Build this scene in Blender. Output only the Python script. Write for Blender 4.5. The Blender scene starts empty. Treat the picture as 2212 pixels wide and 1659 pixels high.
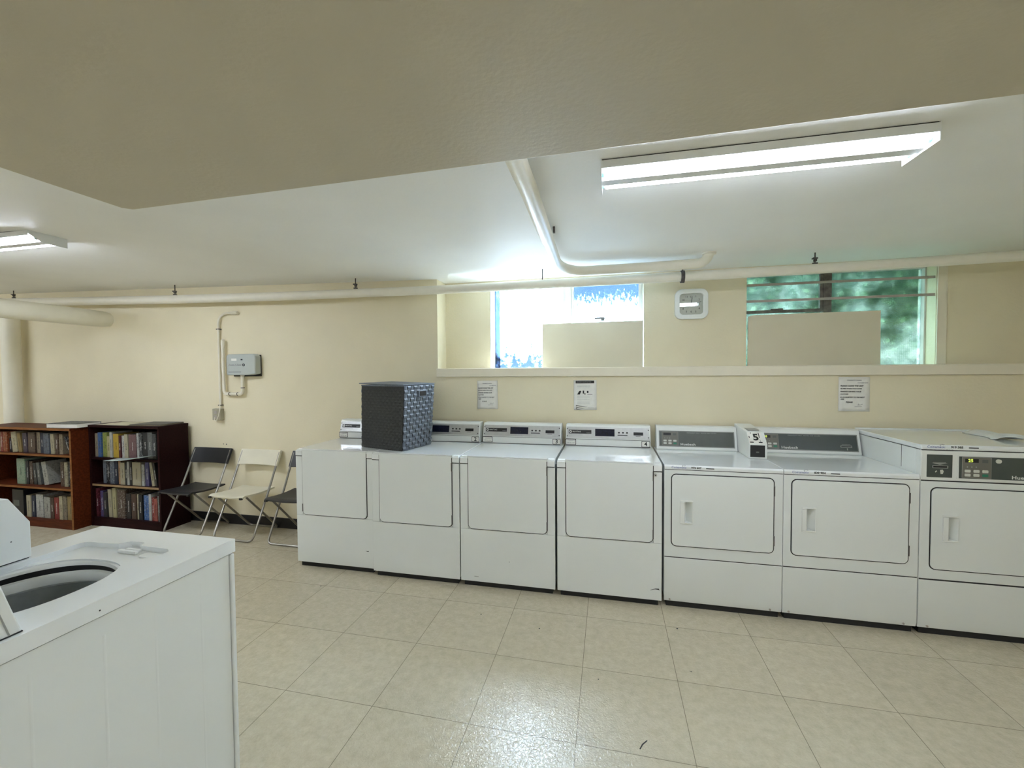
import bpy, bmesh, math, random
from mathutils import Vector, Matrix, Euler
random.seed(7)
sc = bpy.context.scene
COL = sc.collection
R = math.radians

# ------------------------------------------------------------ camera
cam_d = bpy.data.cameras.new('camera'); cam = bpy.data.objects.new('camera', cam_d); COL.objects.link(cam)
cam_d.sensor_fit = 'HORIZONTAL'; cam_d.sensor_width = 36.0
cam_d.lens = 922.56 / 2212 * 36.0
cam_d.clip_start = 0.02; cam_d.clip_end = 200
yaw, pitch, roll = 0.22265, -0.03055, -0.0072
fw = Vector((-math.sin(yaw)*math.cos(pitch), math.cos(yaw)*math.cos(pitch), math.sin(pitch)))
rt = Vector((math.cos(yaw), math.sin(yaw), 0)); up = rt.cross(fw)
rt2 = math.cos(roll)*rt + math.sin(roll)*up; up2 = -math.sin(roll)*rt + math.cos(roll)*up
M = Matrix((rt2, up2, -fw)).transposed().to_4x4(); M.translation = (0, 0, 1.5222)
cam.matrix_world = M
sc.camera = cam
sc.view_settings.view_transform = 'Standard'; sc.view_settings.look = 'None'
sc.view_settings.gamma = 1.0; sc.view_settings.use_curve_mapping = False
sc.view_settings.exposure = 1.58
sc.cycles.max_bounces = 10; sc.cycles.diffuse_bounces = 6; sc.cycles.transmission_bounces = 8
sc.cycles.sample_clamp_indirect = 12.0
TUBE = 15.0          # strength of the fluorescent tubes
SKY = 20.0

# ------------------------------------------------------------ world
w = bpy.data.worlds.new('sky'); sc.world = w; w.use_nodes = True
nt = w.node_tree; nt.nodes.clear()
o_ = nt.nodes.new('ShaderNodeOutputWorld'); b_ = nt.nodes.new('ShaderNodeBackground')
tc = nt.nodes.new('ShaderNodeTexCoord'); nz = nt.nodes.new('ShaderNodeTexNoise'); cr = nt.nodes.new('ShaderNodeValToRGB')
nz.inputs['Scale'].default_value = 5.0; nz.inputs['Detail'].default_value = 5
cr.color_ramp.elements[0].position = 0.40; cr.color_ramp.elements[0].color = (0.55, 0.74, 1.0, 1)
cr.color_ramp.elements[1].position = 0.55; cr.color_ramp.elements[1].color = (0.84, 0.94, 1.10, 1)
nt.links.new(tc.outputs['Generated'], nz.inputs['Vector']); nt.links.new(nz.outputs['Fac'], cr.inputs['Fac'])
nt.links.new(cr.outputs['Color'], b_.inputs['Color']); b_.inputs['Strength'].default_value = SKY
nt.links.new(b_.outputs[0], o_.inputs[0])

# ------------------------------------------------------------ materials
MATS = {}
def mat(name, col, rough=0.5, metal=0.0, var=0.04, vscale=8.0, bump=0.0, bscale=200.0, coat=0.0, spec=0.5, emit=None, estr=0.0, aniso=None):
    if name in MATS: return MATS[name]
    m = bpy.data.materials.new(name); m.use_nodes = True; MATS[name] = m
    n = m.node_tree.nodes; l = m.node_tree.links; p = n['Principled BSDF']
    p.inputs['Roughness'].default_value = rough; p.inputs['Metallic'].default_value = metal
    p.inputs['Coat Weight'].default_value = coat; p.inputs['Coat Roughness'].default_value = 0.03
    p.inputs['Specular IOR Level'].default_value = spec
    t = n.new('ShaderNodeTexCoord'); z = n.new('ShaderNodeTexNoise'); z.inputs['Scale'].default_value = vscale; z.inputs['Detail'].default_value = 4
    l.new(t.outputs['Object'], z.inputs['Vector'])
    r = n.new('ShaderNodeValToRGB')
    r.color_ramp.elements[0].position = 0.3; r.color_ramp.elements[1].position = 0.7
    r.color_ramp.elements[0].color = tuple(max(0, c*(1-var)) for c in col) + (1,)
    r.color_ramp.elements[1].color = tuple(min(1, c*(1+var)) for c in col) + (1,)
    l.new(z.outputs['Fac'], r.inputs['Fac']); l.new(r.outputs['Color'], p.inputs['Base Color'])
    if bump:
        z2 = n.new('ShaderNodeTexNoise'); z2.inputs['Scale'].default_value = bscale; z2.inputs['Detail'].default_value = 3
        bp = n.new('ShaderNodeBump'); bp.inputs['Strength'].default_value = bump; bp.inputs['Distance'].default_value = 0.01
        l.new(t.outputs['Object'], z2.inputs['Vector']); l.new(z2.outputs['Fac'], bp.inputs['Height']); l.new(bp.outputs[0], p.inputs['Normal'])
    if emit:
        p.inputs['Emission Color'].default_value = tuple(emit) + (1,); p.inputs['Emission Strength'].default_value = estr
    return m

WALL = mat('wall_paint', (0.79, 0.72, 0.53), 0.5, var=0.03, vscale=2.5, bump=0.12, bscale=60)
CEIL = mat('ceiling_paint', (0.89, 0.90, 0.89), 0.6, var=0.02, vscale=2, bump=0.06, bscale=45)
TRIM = mat('trim_paint', (0.80, 0.74, 0.60), 0.4, var=0.03, bump=0.05, bscale=30)
NICHE = mat('niche_board_paint', (0.70, 0.645, 0.50), 0.5, var=0.03, vscale=3)
PIPE = mat('pipe_paint', (0.83, 0.80, 0.70), 0.33, var=0.03, bump=0.08, bscale=40)
CPIPE = mat('ceiling_pipe_paint', (0.82, 0.79, 0.68), 0.33, var=0.03, bump=0.08, bscale=40)
DPIPE = mat('drain_pipe_paint', (0.79, 0.76, 0.63), 0.45, var=0.03, bump=0.05, bscale=30)
WIN_W = mat('window_frame_white', (0.72, 0.71, 0.68), 0.4)
WIN_D = mat('window_frame_weathered', (0.13, 0.105, 0.095), 0.6, var=0.4, vscale=30)
BARP = mat('window_bar_grey', (0.42, 0.38, 0.34), 0.45, var=0.08)
BASEB = mat('black_vinyl_baseboard', (0.010, 0.010, 0.012), 0.35)
ENAMEL = mat('white_enamel', (0.785, 0.815, 0.80), 0.34, var=0.012, vscale=3, coat=0.25)
ENAMEL_T = mat('white_enamel_top', (0.83, 0.86, 0.86), 0.12, var=0.01, vscale=3, coat=0.6)
PLW = mat('white_plastic', (0.79, 0.81, 0.785), 0.35, var=0.015)
GAP = mat('dark_gap', (0.015, 0.015, 0.015), 0.7)
SILVER = mat('brushed_silver_panel', (0.55, 0.56, 0.56), 0.32, metal=0.75, var=0.05, vscale=40)
BLACKP = mat('black_plastic', (0.012, 0.012, 0.014), 0.35)
SCREEN = mat('dark_display', (0.012, 0.014, 0.030), 0.2, var=0.3, vscale=60)
GREYP = mat('grey_control_panel', (0.105, 0.115, 0.105), 0.35, var=0.06, vscale=20)
DGREYP = mat('dark_grey_control_panel', (0.060, 0.075, 0.070), 0.3, var=0.06, vscale=20)
KEYP = mat('keypad_grey', (0.17, 0.165, 0.14), 0.4, var=0.06)
KEYE = mat('keypad_edge', (0.33, 0.34, 0.32), 0.4)
BTNW = mat('button_white', (0.62, 0.64, 0.58), 0.4)
BTNG = mat('button_green', (0.03, 0.22, 0.13), 0.4)
LEDG = mat('display_digits', (0.4, 0.45, 0.05), 0.4, emit=(0.70, 0.90, 0.12), estr=0.35)
INK = mat('black_ink', (0.015, 0.015, 0.015), 0.6)
INKG = mat('grey_ink', (0.30, 0.30, 0.31), 0.6)
INKB = mat('blue_ink', (0.10, 0.14, 0.38), 0.6)
INKW = mat('white_ink', (0.75, 0.76, 0.73), 0.5)
INKL = mat('light_grey_ink', (0.42, 0.43, 0.43), 0.5)
PAPER = mat('paper', (0.82, 0.81, 0.76), 0.7, var=0.03, vscale=30, bump=0.15, bscale=18)
CHROME = mat('chair_steel', (0.30, 0.285, 0.25), 0.28, metal=0.9, var=0.1)
CH_BLK = mat('chair_black_plastic', (0.022, 0.022, 0.023), 0.42, var=0.1)
CH_WHT = mat('chair_cream_plastic', (0.70, 0.66, 0.52), 0.4)
STEEL = mat('basket_steel', (0.36, 0.38, 0.37), 0.5, metal=0.25, var=0.08, vscale=40)
RODM = mat('hanger_metal', (0.10, 0.09, 0.085), 0.5, metal=0.5, var=0.4, vscale=60)
FIXT = mat('fixture_white', (0.72, 0.73, 0.72), 0.35)
TEAL = mat('lamp_socket', (0.16, 0.36, 0.32), 0.4)
GBOX = mat('grey_device_plastic', (0.46, 0.50, 0.48), 0.45, var=0.02)
HINGE = mat('hinge_metal', (0.10, 0.09, 0.085), 0.5, metal=0.3)
OUTLET = mat('beige_outlet_box', (0.40, 0.37, 0.27), 0.5, var=0.06, vscale=40)
HAMP = mat('grey_woven_strip', (0.135, 0.160, 0.195), 0.55, var=0.16, vscale=60)
HAMPF = mat('charcoal_woven_fabric', (0.048, 0.051, 0.050), 0.8, var=0.2, vscale=120, bump=0.4, bscale=160)
SHEETM = mat('white_cloth', (0.74, 0.75, 0.73), 0.7, bump=0.2, bscale=30)

def wood(name, c1, c2, rough=0.35):
    m = bpy.data.materials.new(name); m.use_nodes = True; MATS[name] = m
    n = m.node_tree.nodes; l = m.node_tree.links; p = n['Principled BSDF']; p.inputs['Roughness'].default_value = rough; p.inputs['Specular IOR Level'].default_value = 0.12
    t = n.new('ShaderNodeTexCoord'); mp = n.new('ShaderNodeMapping'); mp.inputs['Scale'].default_value = (3, 25, 25)
    z = n.new('ShaderNodeTexNoise'); z.inputs['Scale'].default_value = 3; z.inputs['Detail'].default_value = 6
    r = n.new('ShaderNodeValToRGB'); r.color_ramp.elements[0].position = 0.35; r.color_ramp.elements[1].position = 0.65
    r.color_ramp.elements[0].color = c1 + (1,); r.color_ramp.elements[1].color = c2 + (1,)
    l.new(t.outputs['Object'], mp.inputs[0]); l.new(mp.outputs[0], z.inputs['Vector']); l.new(z.outputs['Fac'], r.inputs['Fac']); l.new(r.outputs[0], p.inputs['Base Color'])
    return m
WOODR = wood('reddish_wood', (0.062, 0.012, 0.003), (0.100, 0.022, 0.006), 0.5)
WOODE = wood('orange_wood_edge', (0.19, 0.075, 0.022), (0.26, 0.11, 0.036), 0.5)
WOODD = wood('burgundy_wood', (0.012, 0.002, 0.002), (0.020, 0.004, 0.004), 0.6)
WOODL = wood('light_shelf_edge', (0.26, 0.17, 0.085), (0.36, 0.25, 0.13))
WOODB = wood('dark_shelf_back', (0.006, 0.004, 0.004), (0.011, 0.006, 0.005))

def emission(name, col, s):
    m = bpy.data.materials.new(name); m.use_nodes = True; MATS[name] = m
    n = m.node_tree.nodes; n.clear(); o = n.new('ShaderNodeOutputMaterial'); e = n.new('ShaderNodeEmission')
    e.inputs[0].default_value = col + (1,); e.inputs[1].default_value = s; m.node_tree.links.new(e.outputs[0], o.inputs[0]); return m
TUBEM = emission('fluorescent_glow', (0.86, 0.935, 1.06), TUBE)
TUBER = emission('fluorescent_glow_fill_right', (0.86, 0.935, 1.06), TUBE*1.35)  # glow of an added fixture out of view at the right
TUBEB = emission('fluorescent_glow_fill_rear', (0.86, 0.935, 1.06), TUBE*1.0)  # glow of an added fixture behind the camera
TUBEM2 = emission('fluorescent_glow_cool', (0.85, 0.925, 1.06), TUBE*1.5)

def floor_mat():
    m = bpy.data.materials.new('vinyl_tile_floor'); m.use_nodes = True
    n = m.node_tree.nodes; l = m.node_tree.links; p = n['Principled BSDF']
    t = n.new('ShaderNodeTexCoord'); sp = n.new('ShaderNodeSeparateXYZ'); l.new(t.outputs['Object'], sp.inputs[0])
    def line(out, off, name):
        a = n.new('ShaderNodeMath'); a.operation = 'SUBTRACT'; l.new(out, a.inputs[0]); a.inputs[1].default_value = off
        d = n.new('ShaderNodeMath'); d.operation = 'DIVIDE'; l.new(a.outputs[0], d.inputs[0]); d.inputs[1].default_value = 0.46
        r = n.new('ShaderNodeMath'); r.operation = 'ROUND'; l.new(d.outputs[0], r.inputs[0])
        s = n.new('ShaderNodeMath'); s.operation = 'SUBTRACT'; l.new(d.outputs[0], s.inputs[0]); l.new(r.outputs[0], s.inputs[1])
        b = n.new('ShaderNodeMath'); b.operation = 'ABSOLUTE'; l.new(s.outputs[0], b.inputs[0])
        c = n.new('ShaderNodeMath'); c.operation = 'LESS_THAN'; l.new(b.outputs[0], c.inputs[0]); c.inputs[1].default_value = 0.0030
        f = n.new('ShaderNodeMath'); f.operation = 'FLOOR'; l.new(d.outputs[0], f.inputs[0])
        return c, f
    lx, fx = line(sp.outputs[0], -0.131, 'x'); ly, fy = line(sp.outputs[1], 2.6305, 'y')
    mx = n.new('ShaderNodeMath'); mx.operation = 'MAXIMUM'; l.new(lx.outputs[0], mx.inputs[0]); l.new(ly.outputs[0], mx.inputs[1])
    z = n.new('ShaderNodeTexNoise'); z.inputs['Scale'].default_value = 22; z.inputs['Detail'].default_value = 8; z.inputs['Roughness'].default_value = 0.75
    l.new(t.outputs['Object'], z.inputs['Vector'])
    r = n.new('ShaderNodeValToRGB'); r.color_ramp.elements[0].position = 0.32; r.color_ramp.elements[1].position = 0.68
    r.color_ramp.elements[0].color = (0.50, 0.445, 0.32, 1); r.color_ramp.elements[1].color = (0.64, 0.58, 0.44, 1)
    l.new(z.outputs['Fac'], r.inputs['Fac'])
    wn = n.new('ShaderNodeTexWhiteNoise'); wn.noise_dimensions = '2D'; cb = n.new('ShaderNodeCombineXYZ')
    l.new(fx.outputs[0], cb.inputs[0]); l.new(fy.outputs[0], cb.inputs[1]); l.new(cb.outputs[0], wn.inputs['Vector'])
    mr = n.new('ShaderNodeMapRange'); mr.inputs['To Min'].default_value = 0.96; mr.inputs['To Max'].default_value = 1.03; l.new(wn.outputs['Value'], mr.inputs['Value'])
    hs = n.new('ShaderNodeHueSaturation'); l.new(r.outputs[0], hs.inputs['Color']); l.new(mr.outputs[0], hs.inputs['Value'])
    mix = n.new('ShaderNodeMixRGB'); mix.inputs[2].default_value = (0.24, 0.21, 0.15, 1); l.new(mx.outputs[0], mix.inputs[0]); l.new(hs.outputs[0], mix.inputs[1])
    l.new(mix.outputs[0], p.inputs['Base Color'])
    p.inputs['Roughness'].default_value = 0.14; p.inputs['Specular IOR Level'].default_value = 0.9
    z2 = n.new('ShaderNodeTexNoise'); z2.inputs['Scale'].default_value = 75; z2.inputs['Detail'].default_value = 3; z2.inputs['Distortion'].default_value = 1.2
    l.new(t.outputs['Object'], z2.inputs['Vector'])
    bp = n.new('ShaderNodeBump'); bp.inputs['Strength'].default_value = 0.5; bp.inputs['Distance'].default_value = 0.004
    l.new(z2.outputs['Fac'], bp.inputs['Height']); l.new(bp.outputs[0], p.inputs['Normal'])
    return m

def glass_mat(name, tint, tint2, rough, pos=(0.45, 0.6), scale=6.0, trans=(0.3, 0.6), stretch=(1, 1, 1), grad=(0, 0), clear=False):
    """pebbled wired pane: see-through but blurred, with outdoor light painted in as a tint over part of it"""
    m = bpy.data.materials.new(name); m.use_nodes = True
    n = m.node_tree.nodes; l = m.node_tree.links; n.clear()
    o = n.new('ShaderNodeOutputMaterial'); rf = n.new('ShaderNodeBsdfTransparent' if clear else 'ShaderNodeBsdfRefraction'); tl = n.new('ShaderNodeBsdfTranslucent'); gl = n.new('ShaderNodeBsdfGlossy')
    if not clear: rf.inputs['IOR'].default_value = 1.12; rf.inputs['Roughness'].default_value = rough
    gl.inputs['Roughness'].default_value = 0.15
    gl.inputs['Color'].default_value = (0.8, 0.8, 0.8, 1)
    t = n.new('ShaderNodeTexCoord'); mp = n.new('ShaderNodeMapping'); mp.inputs['Scale'].default_value = stretch
    z = n.new('ShaderNodeTexNoise'); z.inputs['Scale'].default_value = scale; z.inputs['Detail'].default_value = 7; z.inputs['Roughness'].default_value = 0.65
    l.new(t.outputs['Object'], mp.inputs[0]); l.new(mp.outputs[0], z.inputs['Vector'])
    r = n.new('ShaderNodeValToRGB'); r.color_ramp.elements[0].position = pos[0]; r.color_ramp.elements[1].position = pos[1]
    r.color_ramp.elements[0].color = tint + (1,); r.color_ramp.elements[1].color = tint2 + (1,)
    sx_ = n.new('ShaderNodeSeparateXYZ'); l.new(t.outputs['Object'], sx_.inputs[0])
    ga = n.new('ShaderNodeMath'); ga.operation = 'MULTIPLY_ADD'; l.new(sx_.outputs[2], ga.inputs[0]); ga.inputs[1].default_value = grad[0]; ga.inputs[2].default_value = grad[1]
    gb = n.new('ShaderNodeMath'); gb.operation = 'ADD'; l.new(ga.outputs[0], gb.inputs[0]); l.new(z.outputs['Fac'], gb.inputs[1])
    l.new(gb.outputs[0], r.inputs['Fac'])
    # wire grid
    sp = n.new('ShaderNodeSeparateXYZ'); l.new(t.outputs['Object'], sp.inputs[0])
    outs = []
    for k in (0, 2):
        a = n.new('ShaderNodeMath'); a.operation = 'DIVIDE'; a.inputs[1].default_value = 0.0125; l.new(sp.outputs[k], a.inputs[0])
        f = n.new('ShaderNodeMath'); f.operation = 'FRACT'; l.new(a.outputs[0], f.inputs[0])
        g = n.new('ShaderNodeMath'); g.operation = 'LESS_THAN'; g.inputs[1].default_value = 0.2; l.new(f.outputs[0], g.inputs[0]); outs.append(g)
    mxx = n.new('ShaderNodeMath'); mxx.operation = 'MAXIMUM'; l.new(outs[0].outputs[0], mxx.inputs[0]); l.new(outs[1].outputs[0], mxx.inputs[1])
    gm = n.new('ShaderNodeMixRGB'); gm.blend_type = 'MULTIPLY'; l.new(mxx.outputs[0], gm.inputs[0]); gm.inputs[2].default_value = (0.80, 0.86, 0.86, 1); l.new(r.outputs[0], gm.inputs[1])
    l.new(gm.outputs[0], rf.inputs['Color']); l.new(gm.outputs[0], tl.inputs['Color'])
    m1 = n.new('ShaderNodeMixShader'); zf = n.new('ShaderNodeTexNoise'); zf.inputs['Scale'].default_value = 3.0; zf.inputs['Detail'].default_value = 4; l.new(t.outputs['Object'], zf.inputs['Vector'])
    mrf = n.new('ShaderNodeMapRange'); mrf.inputs['From Min'].default_value = 0.42; mrf.inputs['From Max'].default_value = 0.62; mrf.inputs['To Min'].default_value = trans[0]; mrf.inputs['To Max'].default_value = trans[1]
    l.new(zf.outputs['Fac'], mrf.inputs['Value']); l.new(mrf.outputs[0], m1.inputs[0]); l.new(rf.outputs[0], m1.inputs[1]); l.new(tl.outputs[0], m1.inputs[2])
    m2 = n.new('ShaderNodeMixShader'); m2.inputs[0].default_value = 0.05; l.new(m1.outputs[0], m2.inputs[1]); l.new(gl.outputs[0], m2.inputs[2])
    z3 = n.new('ShaderNodeTexVoronoi'); z3.inputs['Scale'].default_value = 110; l.new(t.outputs['Object'], z3.inputs['Vector'])
    bp = n.new('ShaderNodeBump'); bp.inputs['Strength'].default_value = 0.35; bp.inputs['Distance'].default_value = 0.003
    l.new(z3.outputs['Distance'], bp.inputs['Height']); l.new(bp.outputs[0], gl.inputs['Normal'])
    if not clear: l.new(bp.outputs[0], rf.inputs['Normal'])
    l.new(m2.outputs[0], o.inputs[0]); return m
GLASS1 = glass_mat('frosted_glass_bright', (0.098, 0.128, 0.175), (1, 1, 1), 0.2, (0.42, 0.60), 14, grad=(0.9, -0.13), clear=True, trans=(0.06, 0.20))  # blue of the sky painted into the lower part of the pane
GLASS1B = glass_mat('frosted_glass_sky_streaks', (0.085, 0.118, 0.175), (0.8, 0.9, 1), 0.2, (0.42, 0.74), 30, stretch=(1.6, 1, 0.8), grad=(-1.6, 0.94), clear=True, trans=(0.06, 0.20))  # sky blue painted in towards the top, broken into streaks
PAINTED_SKY = glass_mat('frosted_glass_painted_sky', (0.12, 0.17, 0.25), (0.18, 0.23, 0.28), 0.2, (0.40, 0.60), 20, clear=True, trans=(0.06, 0.20))  # sky blue painted evenly over a narrow strip
GLASS2 = glass_mat('wired_glass_green', (0.205, 0.275, 0.235), (0.44, 0.50, 0.455), 0.12, (0.35, 0.68), 11, trans=(0.02, 0.30), grad=(-0.35, 0.14))  # tint cuts the sky's glare; paler light towards the foot painted in
m = bpy.data.materials.new('clear_lens'); m.use_nodes = True
n = m.node_tree.nodes; l = m.node_tree.links; n.clear()
o = n.new('ShaderNodeOutputMaterial'); tr = n.new('ShaderNodeBsdfTransparent'); gl = n.new('ShaderNodeBsdfGlossy'); gl.inputs['Roughness'].default_value = 0.02
mx = n.new('ShaderNodeMixShader'); mx.inputs[0].default_value = 0.09; l.new(tr.outputs[0], mx.inputs[1]); l.new(gl.outputs[0], mx.inputs[2]); l.new(mx.outputs[0], o.inputs[0])
LENS = m

# ------------------------------------------------------------ mesh builder
class MB:
    def __init__(s): s.v = []; s.f = []
    def _add(s, vs, fs):
        k = len(s.v); s.v += [tuple(v) for v in vs]; s.f += [tuple(i+k for i in f) for f in fs]; return s
    def box(s, x0, y0, z0, x1, y1, z1):
        return s._add([(x0,y0,z0),(x1,y0,z0),(x1,y1,z0),(x0,y1,z0),(x0,y0,z1),(x1,y0,z1),(x1,y1,z1),(x0,y1,z1)],
                      [(0,3,2,1),(4,5,6,7),(0,1,5,4),(1,2,6,5),(2,3,7,6),(3,0,4,7)])
    def prism(s, pts, a, b, axis='y'):
        """pts 2D outline. axis y: pts=(x,z); axis x: pts=(y,z); axis z: pts=(x,y)"""
        def P(p, t):
            return {'y': (p[0], t, p[1]), 'x': (t, p[0], p[1]), 'z': (p[0], p[1], t)}[axis]
        n = len(pts)
        area = sum(pts[i][0]*pts[(i+1) % n][1]-pts[(i+1) % n][0]*pts[i][1] for i in range(n))
        if (area < 0): pts = pts[::-1]
        vs = [P(p, a) for p in pts] + [P(p, b) for p in pts]
        fs = [tuple(range(n)), tuple(range(2*n-1, n-1, -1))] + [(i, i+n, (i+1) % n+n, (i+1) % n) for i in range(n)]
        if axis in ('x', 'z'): fs = [f[::-1] for f in fs]
        if b < a: fs = [f[::-1] for f in fs]
        return s._add(vs, fs)
    def ring(s, outer, inner, a, b, axis='y'):
        def P(p, t):
            return {'y': (p[0], t, p[1]), 'x': (t, p[0], p[1]), 'z': (p[0], p[1], t)}[axis]
        n = len(outer)
        vs = [P(p, a) for p in outer]+[P(p, a) for p in inner]+[P(p, b) for p in outer]+[P(p, b) for p in inner]
        fs = []
        for i in range(n):
            j = (i+1) % n
            fs += [(i, j, n+j, n+i), (2*n+i, 3*n+i, 3*n+j, 2*n+j), (i, 2*n+i, 2*n+j, j), (n+i, n+j, 3*n+j, 3*n+i)]
        return s._add(vs, fs)
    def tube(s, path, r, seg=12, cap=True, closed=False):
        path = [Vector(p) for p in path]; n = len(path); rs = r if isinstance(r, (list, tuple)) else [r]*n
        d0 = (path[1]-path[0]).normalized(); ref = Vector((0, 0, 1)) if abs(d0.z) < 0.9 else Vector((1, 0, 0))
        u = d0.cross(ref).normalized(); vs = []
        for i, p in enumerate(path):
            d = ((path[min(i+1, n-1)]-path[max(i-1, 0)])).normalized()
            u = (u - d*u.dot(d)).normalized(); w_ = d.cross(u)
            for k in range(seg):
                a = 2*math.pi*k/seg; vs.append(p + rs[i]*(math.cos(a)*u + math.sin(a)*w_))
        fs = []
        for i in range(n-1):
            for k in range(seg):
                k2 = (k+1) % seg; fs.append((i*seg+k, i*seg+k2, (i+1)*seg+k2, (i+1)*seg+k))
        if cap: fs += [tuple(range(seg-1, -1, -1)), tuple((n-1)*seg+k for k in range(seg))]
        return s._add(vs, fs)
    def lathe(s, prof, cx, cy, seg=40, ex=2.0, sx=1.0, sy=1.0):
        """prof (r,z) around vertical axis; superellipse exponent ex"""
        vs = []; n = len(prof)
        for (r, z) in prof:
            for k in range(seg):
                a = 2*math.pi*k/seg; c, q = math.cos(a), math.sin(a)
                f = (abs(c)**ex + abs(q)**ex)**(-1/ex)
                vs.append((cx+r*f*c*sx, cy+r*f*q*sy, z))
        fs = []
        for i in range(n-1):
            for k in range(seg):
                k2 = (k+1) % seg; fs.append((i*seg+k, i*seg+k2, (i+1)*seg+k2, (i+1)*seg+k))
        return s._add(vs, fs)
    def grid(s, fn, nu, nv):
        vs = [fn(i/nu, j/nv) for j in range(nv+1) for i in range(nu+1)]
        fs = [(j*(nu+1)+i, j*(nu+1)+i+1, (j+1)*(nu+1)+i+1, (j+1)*(nu+1)+i) for j in range(nv) for i in range(nu)]
        return s._add(vs, fs)
    def mesh(s, name, m, smooth=True):
        me = bpy.data.meshes.new(name); me.from_pydata(s.v, [], s.f); me.update()
        bm = bmesh.new(); bm.from_mesh(me); bmesh.ops.recalc_face_normals(bm, faces=bm.faces); bm.to_mesh(me); bm.free()
        if m: me.materials.append(m)
        if smooth:
            for p in me.polygons: p.use_smooth = True
            me.set_sharp_from_angle(angle=R(32))
        return me

def obj(name, mb, m, parent=None, bevel=0.0, seg=2, solid=0.0, loc=None, rot=None):
    me = mb.mesh(name, m) if isinstance(mb, MB) else mb
    o = bpy.data.objects.new(name, me); COL.objects.link(o)
    if parent: o.parent = parent
    if loc: o.location = loc
    if rot: o.rotation_euler = rot
    if solid:
        q = o.modifiers.new('solid', 'SOLIDIFY'); q.thickness = solid; q.offset = 0
    if bevel:
        q = o.modifiers.new('bevel', 'BEVEL'); q.width = bevel; q.segments = seg; q.limit_method = 'ANGLE'; q.angle_limit = R(40); q.harden_normals = True
    return o
def tag(o, label, cat, group=None, kind=None):
    o['label'] = label; o['category'] = cat
    if group: o['group'] = group
    if kind: o['kind'] = kind
    return o
def thing(name, label, cat, loc=(0, 0, 0), rz=0, group=None):
    o = bpy.data.objects.new(name, None); COL.objects.link(o); o.location = loc; o.rotation_euler = (0, 0, rz); o.empty_display_size = 0.1
    return tag(o, label, cat, group)
def struct(name, mb, m, bevel=0, parent=None):
    o = obj(name, mb, m, parent, bevel)
    if not parent: o['kind'] = 'structure'
    return o
def sroot(name, loc=(0, 0, 0)):
    o = bpy.data.objects.new(name, None); COL.objects.link(o); o.location = loc; o['kind'] = 'structure'; o.empty_display_size = 0.1; return o
def rr(x0, z0, x1, z1, r, corners=(1, 1, 1, 1), n=6):
    """rounded rect outline, ccw from bottom-left; corners bl, br, tr, tl"""
    pts = []
    for k, (cx, cz, a0) in enumerate(((x0+r, z0+r, 180), (x1-r, z0+r, 270), (x1-r, z1-r, 0), (x0+r, z1-r, 90))):
        for i in range(n+1):
            a = R(a0 + 90*i/n)
            if corners[k]: pts.append((cx+r*math.cos(a), cz+r*math.sin(a)))
            else:
                c = ((x0, z0), (x1, z0), (x1, z1), (x0, z1))[k]; e = 1e-4*(i-n/2)
                t = {0: (e, -e), 1: (e, e), 2: (-e, e), 3: (-e, -e)}[k]
                pts.append((c[0]+t[0]*0.1, c[1]+t[1]*0.1))
    return pts
FONT = bpy.data.fonts.load('<builtin>') if '<builtin>' in bpy.data.fonts else None
def text(name, body, size, loc, m, parent, rot=(90, 0, 0), align='LEFT', bold=0.0, sx=1.0, shear=0.0, space=1.0):
    cu = bpy.data.curves.new('t', 'FONT'); cu.body = body; cu.size = size; cu.align_x = align; cu.align_y = 'CENTER'; cu.extrude = 0.0003
    cu.offset = bold; cu.shear = shear; cu.space_character = space; cu.resolution_u = 3
    to = bpy.data.objects.new('t', cu); COL.objects.link(to)
    dg = bpy.context.evaluated_depsgraph_get(); me = bpy.data.meshes.new_from_object(to.evaluated_get(dg)); me.name = name
    bpy.data.objects.remove(to); bpy.data.curves.remove(cu)
    for v in me.vertices: v.co.x *= sx
    me.materials.clear(); me.materials.append(m)
    o = bpy.data.objects.new(name, me); COL.objects.link(o); o.parent = parent; o.location = loc; o.rotation_euler = tuple(R(a) for a in rot); return o

# ------------------------------------------------------------ room shell
YW, YN, YG = 3.55, 3.75, 3.885           # wall face, niche back face, glass plane
XL, XR, YB = -8.3, 3.7, -2.6
def cz(x): return 2.333 + (0.0225*(-1.45-x) if x < -1.45 else 0)
struct('floor', MB().box(XL, YB, -0.1, XR, 4.1, 0), floor_mat())
mb = MB()
mb.box(XL, YW, 0, -1.476, 4.1, 2.75)
mb.box(-1.476, YW, 0, XR, 4.1, 1.474)
for a, b in ((-1.476, -1.05), (0.287, 1.072), (2.337, XR)): mb.box(a, YN, 1.474, b, 3.94, 2.75)
for a, b in ((-1.05, 0.287), (1.072, 2.337)): mb.box(a, YN, 2.295, b, 3.94, 2.75); mb.box(a, YN+0.02, 1.474, b, 3.94, 1.535)
struct('wall_back', mb, WALL)
struct('wall_left', MB().box(XL-0.1, YB, 0, XL, 4.1, 2.75), WALL)
struct('wall_right', MB().box(XR, YB, 0, XR+0.1, 4.1, 2.75), WALL)
struct('wall_front', MB().box(XL, YB-0.1, 0, XR, YB, 2.75), WALL)
struct('ceiling', MB().prism([(XL, cz(XL)), (-1.45, 2.333), (XR, 2.333), (XR, 2.85), (XL, 2.85)], YB, YN, 'y'), CEIL)
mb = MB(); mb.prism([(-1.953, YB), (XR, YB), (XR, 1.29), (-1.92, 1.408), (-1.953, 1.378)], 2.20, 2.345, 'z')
struct('ceiling_soffit', mb, mat('wall_paint_soffit_shade', (0.54, 0.495, 0.385), 0.55, var=0.03, vscale=2.5, bump=0.1, bscale=60), bevel=0.012)  # wall paint with the shade of the underside put into its colour
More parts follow.
